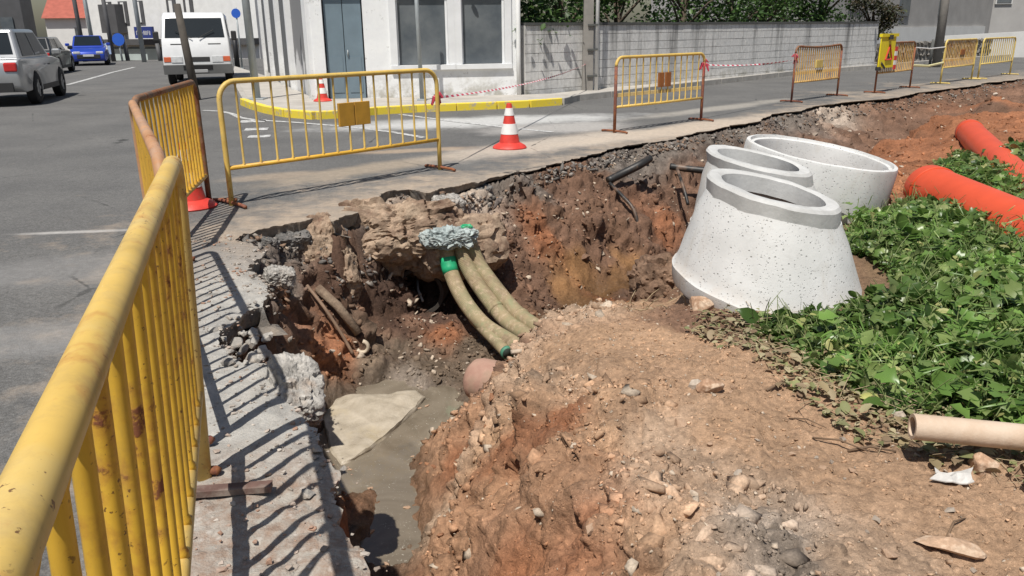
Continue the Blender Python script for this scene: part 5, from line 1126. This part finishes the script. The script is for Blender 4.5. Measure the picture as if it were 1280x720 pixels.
MB().lathe([(.0, -.01), (.2, -.01), (.2, .01), (0, .01)], 28, (0, -.05, 2.35), R=Matrix.Rotation(math.pi/2, 3, 'X')).build('sign_disc', M['sign_b'], o)
A = P(297, 84); post('bollard_post', A, A+Vector((0, 0, 1.55)), .12, plain('black_post', (.02, .02, .022), .5, .2, 3), 'black post on the pavement right of the van', False)
M['wood_dark'] = plain('dark_weathered_wood', (.075, .065, .055), .9, .25, 5, .4)
A = P(246, 125); q = MB().tube([A, PY(221, 5, A.y+.1)], [.10, .08], 12).build('leaning_pole', M['wood_dark'], smooth=True); tag(q, 'dark wooden pole leaning in front of the van', 'pole')

# ------------------------------------------------------------------ trees and bushes
M['tree_leaf'] = leaf_mat('tree_leaves', [(.025, .055, .015), (.04, .09, .02), (.07, .14, .03), (.10, .18, .045), (.03, .07, .018)], .5, .3)
M['bush_leaf'] = leaf_mat('bush_leaves', [(.04, .045, .025), (.06, .07, .03), (.10, .07, .04), (.03, .05, .02)], .6, .25)
M['bark'] = plain('bark', (.10, .075, .055), .95, .3, 9, .6)
def tree(x, y, h, rad_, lab, n=3200, leaf=.12, mat='tree_leaf', name='leafy_tree', cat='tree', low=.9):
    o = empty(name, (x, y, 0)); tag(o, lab, cat, 'trees behind the block wall' if cat == 'tree' else None)
    tr = MB().tube([(0, 0, -.2), (.05, 0, h*.3), (-.05, .1, h*.75)], [.16, .12, .04], 9)
    pos = []
    for k in range(16):
        a = random.uniform(0, 6.28); e = Vector((math.cos(a)*rad_*random.uniform(.35, .9), math.sin(a)*rad_*random.uniform(.35, .9), random.uniform(low+.3, h-.3))); s0 = Vector((0, 0, max(.3, e.z*.55)))
        if k < 9: tr.tube([s0, s0.lerp(e, .55)+Vector((0, 0, .15)), e], [.05, .03, .012], 6)
        m_ = n//16; g = RNG.normal(0, 1, (m_, 3)); g /= np.linalg.norm(g, axis=1)[:, None]; g *= (RNG.random(m_)**.45)[:, None]*np.array([rad_*.48, rad_*.48, rad_*.36]); pos.append(g+np.array(e))
    tr.build('trunk', M['bark'], o, smooth=True); pos = np.vstack(pos); pos[:, 2] = np.maximum(pos[:, 2], .1)
    leaf_field('crown', pos, np.clip(RNG.lognormal(math.log(leaf), .3, len(pos)), .05, .3), M[mat], .8, OVAL, None, o)
    return o
wn_ = Vector((-wdir.y, wdir.x, 0))
TL = ['tree rising behind the short wall panel', 'tree behind the wall next to the concrete pole', 'tree behind the wall above the barrier with brown plates', 'pale green tree behind the middle of the block wall', 'tree behind the wall above the stretched tape', 'tree behind the wall above the emblem barrier', 'tree behind the far part of the block wall', 'last tree behind the end of the block wall']
for i, s in enumerate((-1.6, 1.5, 4.0, 6.4, 8.8, 11.2, 13.4, 15.3)):
    q = W1_+wdir*s+wn_*random.uniform(1.6, 2.6); tree(q.x, q.y, random.uniform(3.6, 4.4), random.uniform(1.6, 2.0), TL[i], 3000)
q = W2_+wdir*1.0+wn_*.6; tree(q.x, q.y, 2.7, .9, 'dark bush spilling over the end of the block wall', 2200, .10, 'bush_leaf', 'dark_bush', 'bush', .2)
# beyond the wall: low stone wall, grey house, pole
M['rubble_wall'] = plain('rubble_stone', (.20, .185, .165), .95, .35, 2.2, .6); M['house_grey'] = plain('grey_house_wall', (.33, .32, .31), .9, .15, 1.2, .2); M['house_white'] = plain('pale_house_wall', (.6, .6, .59), .9, .1, 1.2, .2)
q0 = W2_+wdir*.2; o = empty('stone_wall', q0, ang); tag(o, 'low rubble stone wall beyond the block wall', 'wall')
sm_ = [hull('stone', 14, (.24, .10, .13), i, M['rubble_wall']) for i in range(5)]
MB().box((7, .15, .42), (14, .2, .86)).build('wall_core', M['rubble_wall'], o)
for j in range(4):
    for k in range(34):
        e = obj('stone', sm_[random.randrange(5)], None, o); e.location = (k*.41+(.2 if j % 2 else 0), .07, .12+j*.225); e.rotation_euler = (random.uniform(-.2, .2), random.uniform(-.2, .2), random.choice((0, 3.14)))
q1 = W2_+wdir*1.0+wn_*3.2; o = empty('grey_house', q1, ang); tag(o, 'grey house standing behind the low stone wall', 'building')
MB().box((11, 4, 2.8), (22, 8, 5.6)).build('house_wall', M['house_grey'], o)
MB().box((13.5, -.03, 1.05), (15, .12, .75)).build('white_band', M['house_white'], o)
MB().box((9.2, -.05, 2.5), (1.1, .08, 1.1)).build('window', M['pane'], o); MB().box((14.2, -.05, 2.5), (1.1, .08, 1.1)).build('window', M['pane'], o)
for k in range(9): MB().tube([(3.2+k*.22, -.12, 1.75), (3.2+k*.22, -.12, 2.6)], .02, 6).build('rail_bar', M['coping'], o)
MB().box((4.1, -.12, 2.6), (2.0, .05, .05)).build('rail', M['coping'], o)
M['house_far'] = plain('far_grey_wall', (.40, .39, .38), .9, .15, .8, .2)
xa, xb = PYz(1128, 50), PYz(1420, 50); o = empty('far_house', (xa, 50, 0)); tag(o, 'wide grey house closing the street beyond the faded barriers', 'building')
MB().box(((xb-xa)/2, 3, 3), (xb-xa, 6, 7)).build('house_wall', M['house_far'], o)
for k in range(5): f = MB().box((3+k*2.6, -.04, 3.3), (1.0, .1, 1.3)).build('window', M['house_white'], o); MB().box((3+k*2.6, -.1, 3.3), (.85, .03, 1.15)).build('pane', M['pane'], f)
xa = PYz(1178, 41); xb = PYz(1400, 41); o = MB().quadbox([(xa, 41, -.1), (xb, 37, -.1), (xb, 37.2, -.1), (xa, 41.2, -.1)], [(xa, 41, 1.0), (xb, 37, 1.5), (xb, 37.2, 1.5), (xa, 41.2, 1.0)]).build('garden_wall', M['house_white']); tag(o, 'pale garden wall behind the faded yellow barriers', 'wall')
A = P(1170, 84); o = post('utility_pole', A, A+Vector((-.05, 0, 5)), .16, M['pole_c'], 'grey pole beyond the yellow works sign', False, 'pole')
MB().tube([(-.3, -.1, 0), (-.3, -.1, 1.0)], .05, 8).build('stub_post', M['coping'], o, smooth=True)
# works sign on the barrier
M['sign_y'] = plain('yellow_sign', (.80, .66, .02), .5, .08, 4, .05); M['sign_r'] = plain('sign_red', (.6, .05, .05), .5, .05); M['sign_k'] = plain('sign_black', (.03, .03, .03), .6, .05)
gd = (G1-G0); ga = math.atan2(gd.y, gd.x); o = empty('works_sign', G0+Vector((0, 0, .0)), ga); tag(o, 'bright yellow roadworks sign hung on the brown barrier', 'sign')
bevel(MB().box((.28, -.06, .92), (.86, .03, .72)).build('panel', M['sign_y'], o), .01)
MB().box((.31, -.06, 1.295), (.95, .07, .07)).build('top_edge', M['sign_y'], o)
def tri(b, c, s, t0, y): 
    pts3 = [Vector((math.sin(a)*s, y, math.cos(a)*s)) for a in (0, 2.094, 4.189)]
    for i in range(3): b.tube([Vector(c)+pts3[i], Vector(c)+pts3[(i+1) % 3]], t0, 4)
b = MB(); tri(b, (.36, 0, .86), .22, .016, -.085); b.build('warning_triangle', M['sign_r'], o)
b = MB(); b.box((.34, -.08, .82), (.05, .012, .12)); b.box((.40, -.08, .80), (.10, .012, .03), 0, Matrix.Rotation(.6, 3, 'Y')); b.build('digging_figure', M['sign_k'], o)
MB().box((.1, -.08, .62), (.28, .012, .05), 0, Matrix.Rotation(.5, 3, 'Y')).build('dark_mark', M['sign_k'], o); MB().tube([(-.12, -.06, .52), (-.12, -.06, .60)], .06, 10).build('weight', M['sign_k'], o)
MB().tube([(.3, -.1, 1.2), (.3, -.1, 1.3)], .06, 10).build('lamp', M['sign_k'], o)
o = empty('striped_marker', G0+gd.normalized()*.86, ga); tag(o, 'red and white striped marker strip beside the works sign', 'marker')
for k in range(5): MB().box((0, -.05, .56+k*.105), (.13, .02, .10)).build('stripe', M['sign_r'] if k % 2 == 0 else M['white_pvc'], o)
M['tape'].name = 'striped_tape'
M['ytape'] = plain('pale_yellow_tape', (.6, .55, .3), .6, .1)
b = MB().tube([Vector((G1.x, G1.y, .55)), (G1+H0)/2+Vector((0, 0, .5)), Vector((H0.x, H0.y, .55))], .03, 6).build('plastic_bar', M['ytape']); tag(b, 'pale yellow plastic bar linking brown and faded barriers', 'bar')
b = MB().tube([Vector((G1.x, G1.y, .98)), (G1+H0)/2+Vector((0, 0, .93)), Vector((H0.x, H0.y, .95))], .014, 6).build('cord', M['white_pvc']); tag(b, 'pale cord strung above the yellow plastic bar', 'cord')

# ------------------------------------------------------------------ vehicles
M['tyre'] = plain('tyre_rubber', (.018, .018, .019), .85, .2, 8, .3); M['rim'] = plain('alloy_rim', (.30, .31, .32), .35, .1, 5, 0, .6); M['glass_d'] = plain('car_glass', (.012, .017, .02), .06, .1, 2, 0, 0, .6); M['blackpl'] = plain('black_trim', (.025, .025, .026), .6, .1, 6, .1)
M['lampw'] = plain('clear_lamp', (.55, .56, .57), .15, .2, 12, 0); M['lampr'] = plain('red_lamp', (.5, .03, .03), .2, .1, 8, 0); M['lampo'] = plain('amber_lamp', (.55, .12, .05), .25, .1, 8, 0); M['plate_w'] = plain('number_plate', (.6, .6, .6), .4, .05, 5, 0); M['greyb'] = plain('grey_bumper', (.17, .172, .17), .6, .1, 5, .1)
def paint(name, c, metal=0., rough=.28):
    t = NT(name); cc = t.val(c, t.rng(t.noise(3, 4, .6), .3, .7, .93, 1.06)); t.out(cc, rough, None, metal, .5); t.b.inputs['Coat Weight'].default_value = .6; t.b.inputs['Coat Roughness'].default_value = .08; return t.m
def wheel(parent, x, y, r=.34, wd=.22):
    o = MB().lathe([(r*.55, -wd/2), (r*.9, -wd/2), (r, -wd*.38), (r, wd*.38), (r*.9, wd/2), (r*.55, wd/2)], 28, R=Matrix.Rotation(math.pi/2, 3, 'Y'), closed=True).build('wheel', M['tyre'], parent, angle=40); o.location = (x, y, r)
    s = 1 if x > 0 else -1
    MB().lathe([(0, .09), (r*.15, .10), (r*.5, .07), (r*.58, .10), (r*.58, -.1), (0, -.1)], 24, R=Matrix.Rotation(s*math.pi/2, 3, 'Y')).build('rim', M['rim'], o, angle=40)
    b = MB()
    for k in range(5):
        a = k*1.2566; b.box((s*.085, math.cos(a)*r*.34, math.sin(a)*r*.34), (.04, .07, r*.42), 0, Matrix.Rotation(math.pi/2-a, 3, 'X'))
    b.build('spokes', M['rim'], o); return o
def arch(cy, r, z0, n=9): return [(cy+r*math.cos(a), z0+r*math.sin(a)) for a in np.linspace(0, math.pi, n)]
def car(loc, heading, lab, body, w=.9, belt=.98, roof=1.62, L=2.12, suv=True, plate=True):
    """front points along +y of the root"""
    o = empty('parked_car', loc, heading-math.pi/2); tag(o, lab, 'car', 'cars parked on the left street')
    wy = 1.32; r = .36 if suv else .32; ar = r+.06; zb = .30 if suv else .22
    prof = [(-L, zb+.12), (-L-.03, belt-.25), (-L+.06, belt-.02), (-L+.2, belt+.02), (.85, belt), (L-.45, belt-.10), (L-.08, belt-.24), (L+.02, belt-.4), (L, zb+.1), (L-.15, zb)]+arch(wy, ar, r*.9)+[(wy-ar, zb-.02), (-wy+ar, zb-.02)]+arch(-wy, ar, r*.9)+[(-L+.15, zb)]
    b = MB(); n = len(prof); vs = []
    def hw(y, z): 
        k = max(0, abs(y)-L+.55)/.55; zz = (z-.55)/.5
        return (w-.035*max(0, zz)**2)*(1-.17*k*k)
    for x in (-1, 1): vs += [(x*hw(y, z), y, z) for y, z in prof]
    b.add(vs, [tuple(range(n)), tuple(range(2*n-1, n-1, -1))]+[(i, n+i, n+(i+1) % n, (i+1) % n) for i in range(n)])
    q = b.build('body', body, o); m_ = bevel(q, .05, 3); q.data.shade_smooth()
    wm = q.modifiers.new('wn', 'WEIGHTED_NORMAL') if False else None
    cab_b = [(-.86*w, -L+.22), (.86*w, -L+.22), (.86*w, 1.05), (-.86*w, 1.05)]; rw = .72*w; cab_t = [(-rw, -L+.52), (rw, -L+.52), (rw, .28), (-rw, .28)]
    z0, z1 = belt-.03, roof
    B4 = [Vector((x, y, z0)) for x, y in cab_b]; T4 = [Vector((x, y, z1)) for x, y in cab_t]
    bevel(MB().quadbox(B4, T4).build('cabin', body, o), .07, 3)
    def panel(name, a, b_, c, d_, s0, s1, t0, t1, off, mat):
        f = lambda s, t_: (a.lerp(b_, s)).lerp(d_.lerp(c, s), t_); nn = (b_-a).cross(d_-a).normalized()*off
        q4 = [f(s0, t0)+nn, f(s1, t0)+nn, f(s1, t1)+nn, f(s0, t1)+nn]; mm = MB(); mm.quadbox([k-nn*.8 for k in q4], q4); return mm.build(name, mat, o)
    panel('windscreen', B4[2], B4[3], T4[3], T4[2], .06, .94, .12, .93, .012, M['glass_d']); panel('rear_window', B4[0], B4[1], T4[1], T4[0], .08, .92, .2, .9, .012, M['glass_d'])
    for A_, B_, C_, D_ in ((B4[1], B4[2], T4[2], T4[1]), (B4[3], B4[0], T4[0], T4[3])):
        for s0, s1 in ((.08, .46), (.50, .9)): panel('side_window', A_, B_, C_, D_, s0, s1, .12, .88, .010, M['glass_d'])
    for x in (-1, 1):
        for y in (-wy, wy): wheel(o, x*(w-.10), y, r)
        q = bevel(MB().box((x*(w+.08), .78, belt+.10), (.2, .12, .15)).build('mirror', body, o), .04, 3)
        bevel(MB().box((x*w*.60, L-.07, belt-.30), (.34, .16, .13)).build('headlight', M['lampw'], o), .03); bevel(MB().box((x*w*.66, -L+.02, belt-.17), (.26, .14, .2)).build('tail_light', M['lampr'], o), .03)
        MB().box((x*(w+.004), .1, belt-.17), (.02, .18, .03)).build('door_handle', M['blackpl'], o)
        MB().box((x*(w-.02), 0, zb+.05), (.06, 1.7, .12)).build('sill', M['blackpl'], o)
    bevel(MB().box((0, L-.03, .46), (1.1, .12, .22)).build('grille', M['blackpl'], o), .03)
    if plate: MB().box((0, L+.04, .52), (.5, .02, .11)).build('number_plate', M['plate_w'], o)
    MB().box((0, -L-.02, .42), (1.2, .08, .2)).build('rear_trim', M['blackpl'], o)
    return o
rd_ = Vector((-.30, .954, 0)); hd_ = math.atan2(rd_.y, rd_.x)
f_ = P(77, 119.5); rr_ = f_-rd_*1.32; perp = Vector((-.954, -.30, 0))
car(rr_+perp*.84, hd_, 'silver sport utility car parked at the left kerb', paint('silver_paint', (.42, .43, .44), .5), .92, 1.02, 1.66)
q = P(84, 91); car(q+perp*.9+rd_*.4, hd_, 'dark grey car parked between silver and blue cars', paint('charcoal_paint', (.03, .033, .038), .2), .88, .92, 1.46, suv=False)
q = P(106, 82.5); car(q+rd_*2.1, hd_+math.pi+.12, 'bright blue car facing down the left street', paint('blue_paint', (.02, .06, .42), .2), .89, .95, 1.5, suv=False)
# van
VP = P(251, 106.5); vd = Vector((.30, -.954, 0)); vn = empty('white_van', VP-vd*.0, math.atan2(vd.y, vd.x)-math.pi/2); tag(vn, 'boxy white van parked facing the barriers', 'van')
wv_ = paint('white_van_paint', (.72, .73, .74), 0., .4)
pr = [(0, .35), (.06, .62), (.02, .92), (-.06, 1.32), (-.42, 2.0), (-.62, 2.14), (-4.3, 2.14), (-4.45, 2.0), (-4.5, .4)]+[(y, z) for y, z in reversed(arch(-3.6, .38, .34))][::-1][::-1]
pr = [(0, .36), (.05, .62), (.02, .92), (-.06, 1.34), (-.44, 2.02), (-.66, 2.14), (-4.3, 2.14), (-4.45, 2.0), (-4.5, .36)]+[(y, z) for y, z in arch(-3.7, .4, .32)][::-1]+[(-3.2, .32), (-1.2, .32)]+[(y, z) for y, z in arch(-.8, .4, .32)][::-1]+[(-.3, .34)]
b = MB(); n = len(pr); hwv = lambda z: .98-.10*max(0, (z-1.2)/.95)**1.5
vs = [(-hwv(z), y, z) for y, z in pr]+[(hwv(z), y, z) for y, z in pr]
b.add(vs, [tuple(range(n)), tuple(range(2*n-1, n-1, -1))]+[(i, n+i, n+(i+1) % n, (i+1) % n) for i in range(n)]); q = b.build('body', wv_, vn); bevel(q, .06, 3); q.data.shade_smooth()
def vpan(name, x0, x1, z0, z1, mat, off=.012, th=.03):
    yy = lambda z: np.interp(z, [.36, .62, .92, 1.34, 2.02], [0, .05, .02, -.06, -.44]); B = [(x0, yy(z0)+off-th, z0), (x1, yy(z0)+off-th, z0), (x1, yy(z0)+off, z0), (x0, yy(z0)+off, z0)]; T = [(x0, yy(z1)+off-th, z1), (x1, yy(z1)+off-th, z1), (x1, yy(z1)+off, z1), (x0, yy(z1)+off, z1)]
    if z0 > 1.3: B = [(x0*1.03, a[1], a[2]) if a[0] == x0 else (x1*1.03, a[1], a[2]) for a in B]; T = [(x0*.97, a[1], a[2]) if a[0] == x0 else (x1*.97, a[1], a[2]) for a in T]
    return bevel(MB().quadbox([B[0], B[1], B[2], B[3]], [T[0], T[1], T[2], T[3]]).build(name, mat, vn), .008)
vpan('windscreen', -.83, .83, 1.40, 1.97, M['glass_d']); vpan('bumper', -.99, .99, .34, .62, M['greyb'], .09, .16); vpan('lower_grille', -.42, .42, .46, .60, M['blackpl'], .10); vpan('number_plate', -.27, .27, .38, .47, M['plate_w'], .115)
vpan('grille', -.36, .36, .70, .84, M['blackpl'], .012)
for s in (-1, 1):
    a, b_ = sorted((s*.42, s*.74)); vpan('headlight', a, b_, .68, .86, M['lampw'], .02); a, b_ = sorted((s*.75, s*.95)); vpan('indicator', a, b_, .70, .85, M['lampo'], .015); a, b_ = sorted((s*.35, s*.72)); vpan('vent', a, b_, 1.20, 1.23, M['blackpl'], .008, .02)
    q = bevel(MB().box((s*1.12, -.35, 1.45), (.16, .1, .28)).build('mirror', M['blackpl'], vn), .03)
    for y in (-.8, -3.7): wheel(vn, s*.84, y, .33)
    MB().tube([(s*.1, -.02, 1.39), (s*.55, -.12, 1.62)], .012, 6).build('wiper', M['blackpl'], vn)
    MB().quadbox([(s*.985-.01, -1.3, 1.4), (s*.985+.01, -1.3, 1.4), (s*.985+.01, -.45, 1.4), (s*.985-.01, -.45, 1.4)], [(s*.925-.01, -1.3, 1.92), (s*.925+.01, -1.3, 1.92), (s*.925+.01, -.72, 1.92), (s*.925-.01, -.72, 1.92)]).build('side_window', M['glass_d'], vn)

# ------------------------------------------------------------------ far end of the left street
GZ = -1.6
M['far_white'] = plain('far_white_wall', (.8, .8, .79), .85, .08, 1.5, .1); M['roof_red'] = plain('red_roof_tiles', (.36, .10, .07), .85, .2, 3, .4); M['far_dark'] = plain('dark_cladding', (.09, .09, .095), .7, .2, 2, .1); M['shopglass'] = plain('shop_glass', (.5, .58, .57), .2, .15, .6, 0); M['tile_w'] = plain('pale_tile_facade', (.78, .78, .77), .7, .1, 2, .1)
S0 = Vector((PYz(100, 60), 61.5, GZ)); S1 = Vector((PYz(330, 55), 54, GZ)); sdir = (S1-S0); Lsh = sdir.length; sb = empty('shop_building', S0, math.atan2(sdir.y, sdir.x)); tag(sb, 'pale two-storey shop building with dark canopy at the street end', 'building')
ppm = lambda u: ((Vector((PYz(u, 58), 58, 0))-Vector((S0.x, S0.y, 0))).dot(sdir.normalized()))
MB().box((Lsh/2, 4, 4.5), (Lsh, 8, 9)).build('facade', M['tile_w'], sb)
MB().box((Lsh/2, -.2, 2.62), (Lsh, .45, .4)).build('canopy', M['far_dark'], sb)
for k in range(7): 
    x = .6+k*1.75; f = MB().box((x+.8, -.05, 1.15), (1.6, .08, 2.2)).build('shop_window', M['far_dark'], sb); MB().box((x+.8, -.11, 1.15), (1.45, .04, 2.05)).build('pane', M['shopglass'], f)
for k in range(6):
    x = 2.6+k*1.6
    if k in (3,): continue
    f = MB().box((x, -.03, 4.6), (.85, .1, 1.5)).build('window', M['far_dark'], sb); MB().box((x, -.1, 4.6), (.32, .03, 1.35)).build('curtain', M['far_white'], f)
bx_ = ppm(119); MB().box((bx_, -.4, 4.2), (1.7, .8, 1.9)).build('balcony', M['far_dark'], sb)
q = ppm(192); o = MB().box((q, -.9, 3.25), (1.75, .18, .75)).build('shop_sign', plain('sign_blue_panel', (.03, .05, .22), .5, .1), sb)
b = MB(); rr = random.Random(2)
for k in range(8):
    x = q-.62+k*.178
    b.box((x-.04, -1.0, 3.22), (.035, .02, .27)); 
    if k % 3: b.box((x+.045, -1.0, 3.22), (.035, .02, .27))
    if k % 2 == 0: b.box((x, -1.0, 3.34), (.11, .02, .035))
    if k in (1, 3, 4, 6): b.box((x, -1.0, 3.22), (.10, .02, .035))
b.build('sign_letters', M['white_pvc'], o)
h0 = Vector((PYz(52, 62), 63, GZ)); rh = empty('red_roofed_house', h0, math.radians(14)); tag(rh, 'small white house with red tiled roof at the street end', 'building')
MB().box((2.0, 3, 2.2), (3.9, 6, 4.4)).build('house_wall', M['far_white'], rh)
MB().add([(-.1, -.3, 4.35), (4.8, -.3, 4.35), (4.8, 6.3, 4.35), (-.1, 6.3, 4.35), (-.1, 3, 6.2), (4.8, 3, 6.2)], [(0, 1, 5, 4), (2, 3, 4, 5), (1, 2, 5), (3, 0, 4), (3, 2, 1, 0)]).build('roof', M['roof_red'], rh)
for x in (2.2, 3.5): f = MB().box((x, -.03, 3.2), (.42, .1, .95)).build('window', M['far_dark'], rh); MB().box((x, -.09, 3.2), (.3, .03, .8)).build('pane', M['pane'], f)
o = empty('dark_building', (PYz(-75, 50), 50, GZ), math.radians(12)); tag(o, 'dark grey building behind the silver car', 'building'); MB().box((2.3, 1, 4), (5, 2, 8)).build('house_wall', M['far_dark'], o)
for k in range(3): MB().box((.9+k*1.5, -.03, 3.6), (.7, .1, 1.2)).build('window', M['pane'], o)
o = empty('pale_house', (PYz(-110, 48), 44, GZ), math.radians(20)); tag(o, 'pale house at the far left of the street', 'building'); MB().box((1.5, 3, 3), (6, 6, 6)).build('house_wall', M['far_white'], o)
mb = MB().prism([(PYz(95, 54), 52.5), (PYz(215, 54), 50.5), (PYz(215, 54), 51.2), (PYz(95, 54), 53.2)], -.6, -.12); tag(mb.build('low_kerb_wall', M['kerb']), 'low pale kerb wall at the crest of the left street', 'wall')
for i, (u, y, z, lab, sgn) in enumerate(((104, 50, 6, 'dark pole beside the red-roofed house', None), (117, 51, 6, 'grey pole in front of the shop balcony', None), (140, 50, 5, 'dark pole left of the round blue sign', None), (178, 48, 7, 'tall grey pole in front of the shop windows', None), (151, 50, 1.6, 'post carrying a round blue sign before the shop', 'round'), (133, 49, 1.0, 'short post with a pale blue square sign', 'square'), (158, 51, 1.5, 'dark slim post beside the round blue sign', None), (199, 50, 1.0, 'dark post in front of the right shop window', None))):
    A = Vector((PYz(u, y), y, -.3)); o = post('street_pole' if sgn is None else 'sign_post', A, A+Vector((-.1, 0, z+.3)), .13 if sgn is None else .06, M['far_dark'] if 'dark' in lab else M['galv'], lab, False, 'pole')
    if sgn == 'round': MB().lathe([(0, -.02), (.36, -.02), (.36, .02), (0, .02)], 24, (-.02, -.1, 1.55), R=Matrix.Rotation(math.pi/2, 3, 'X')).build('sign_disc', M['sign_b'], o)
    if sgn == 'square': MB().box((-.02, -.1, 1.05), (.62, .04, .62)).build('sign_panel', plain('pale_blue_sign', (.35, .45, .65), .4), o); MB().box((-.02, -.13, 1.05), (.3, .02, .4)).build('sign_symbol', M['white_pvc'], o)
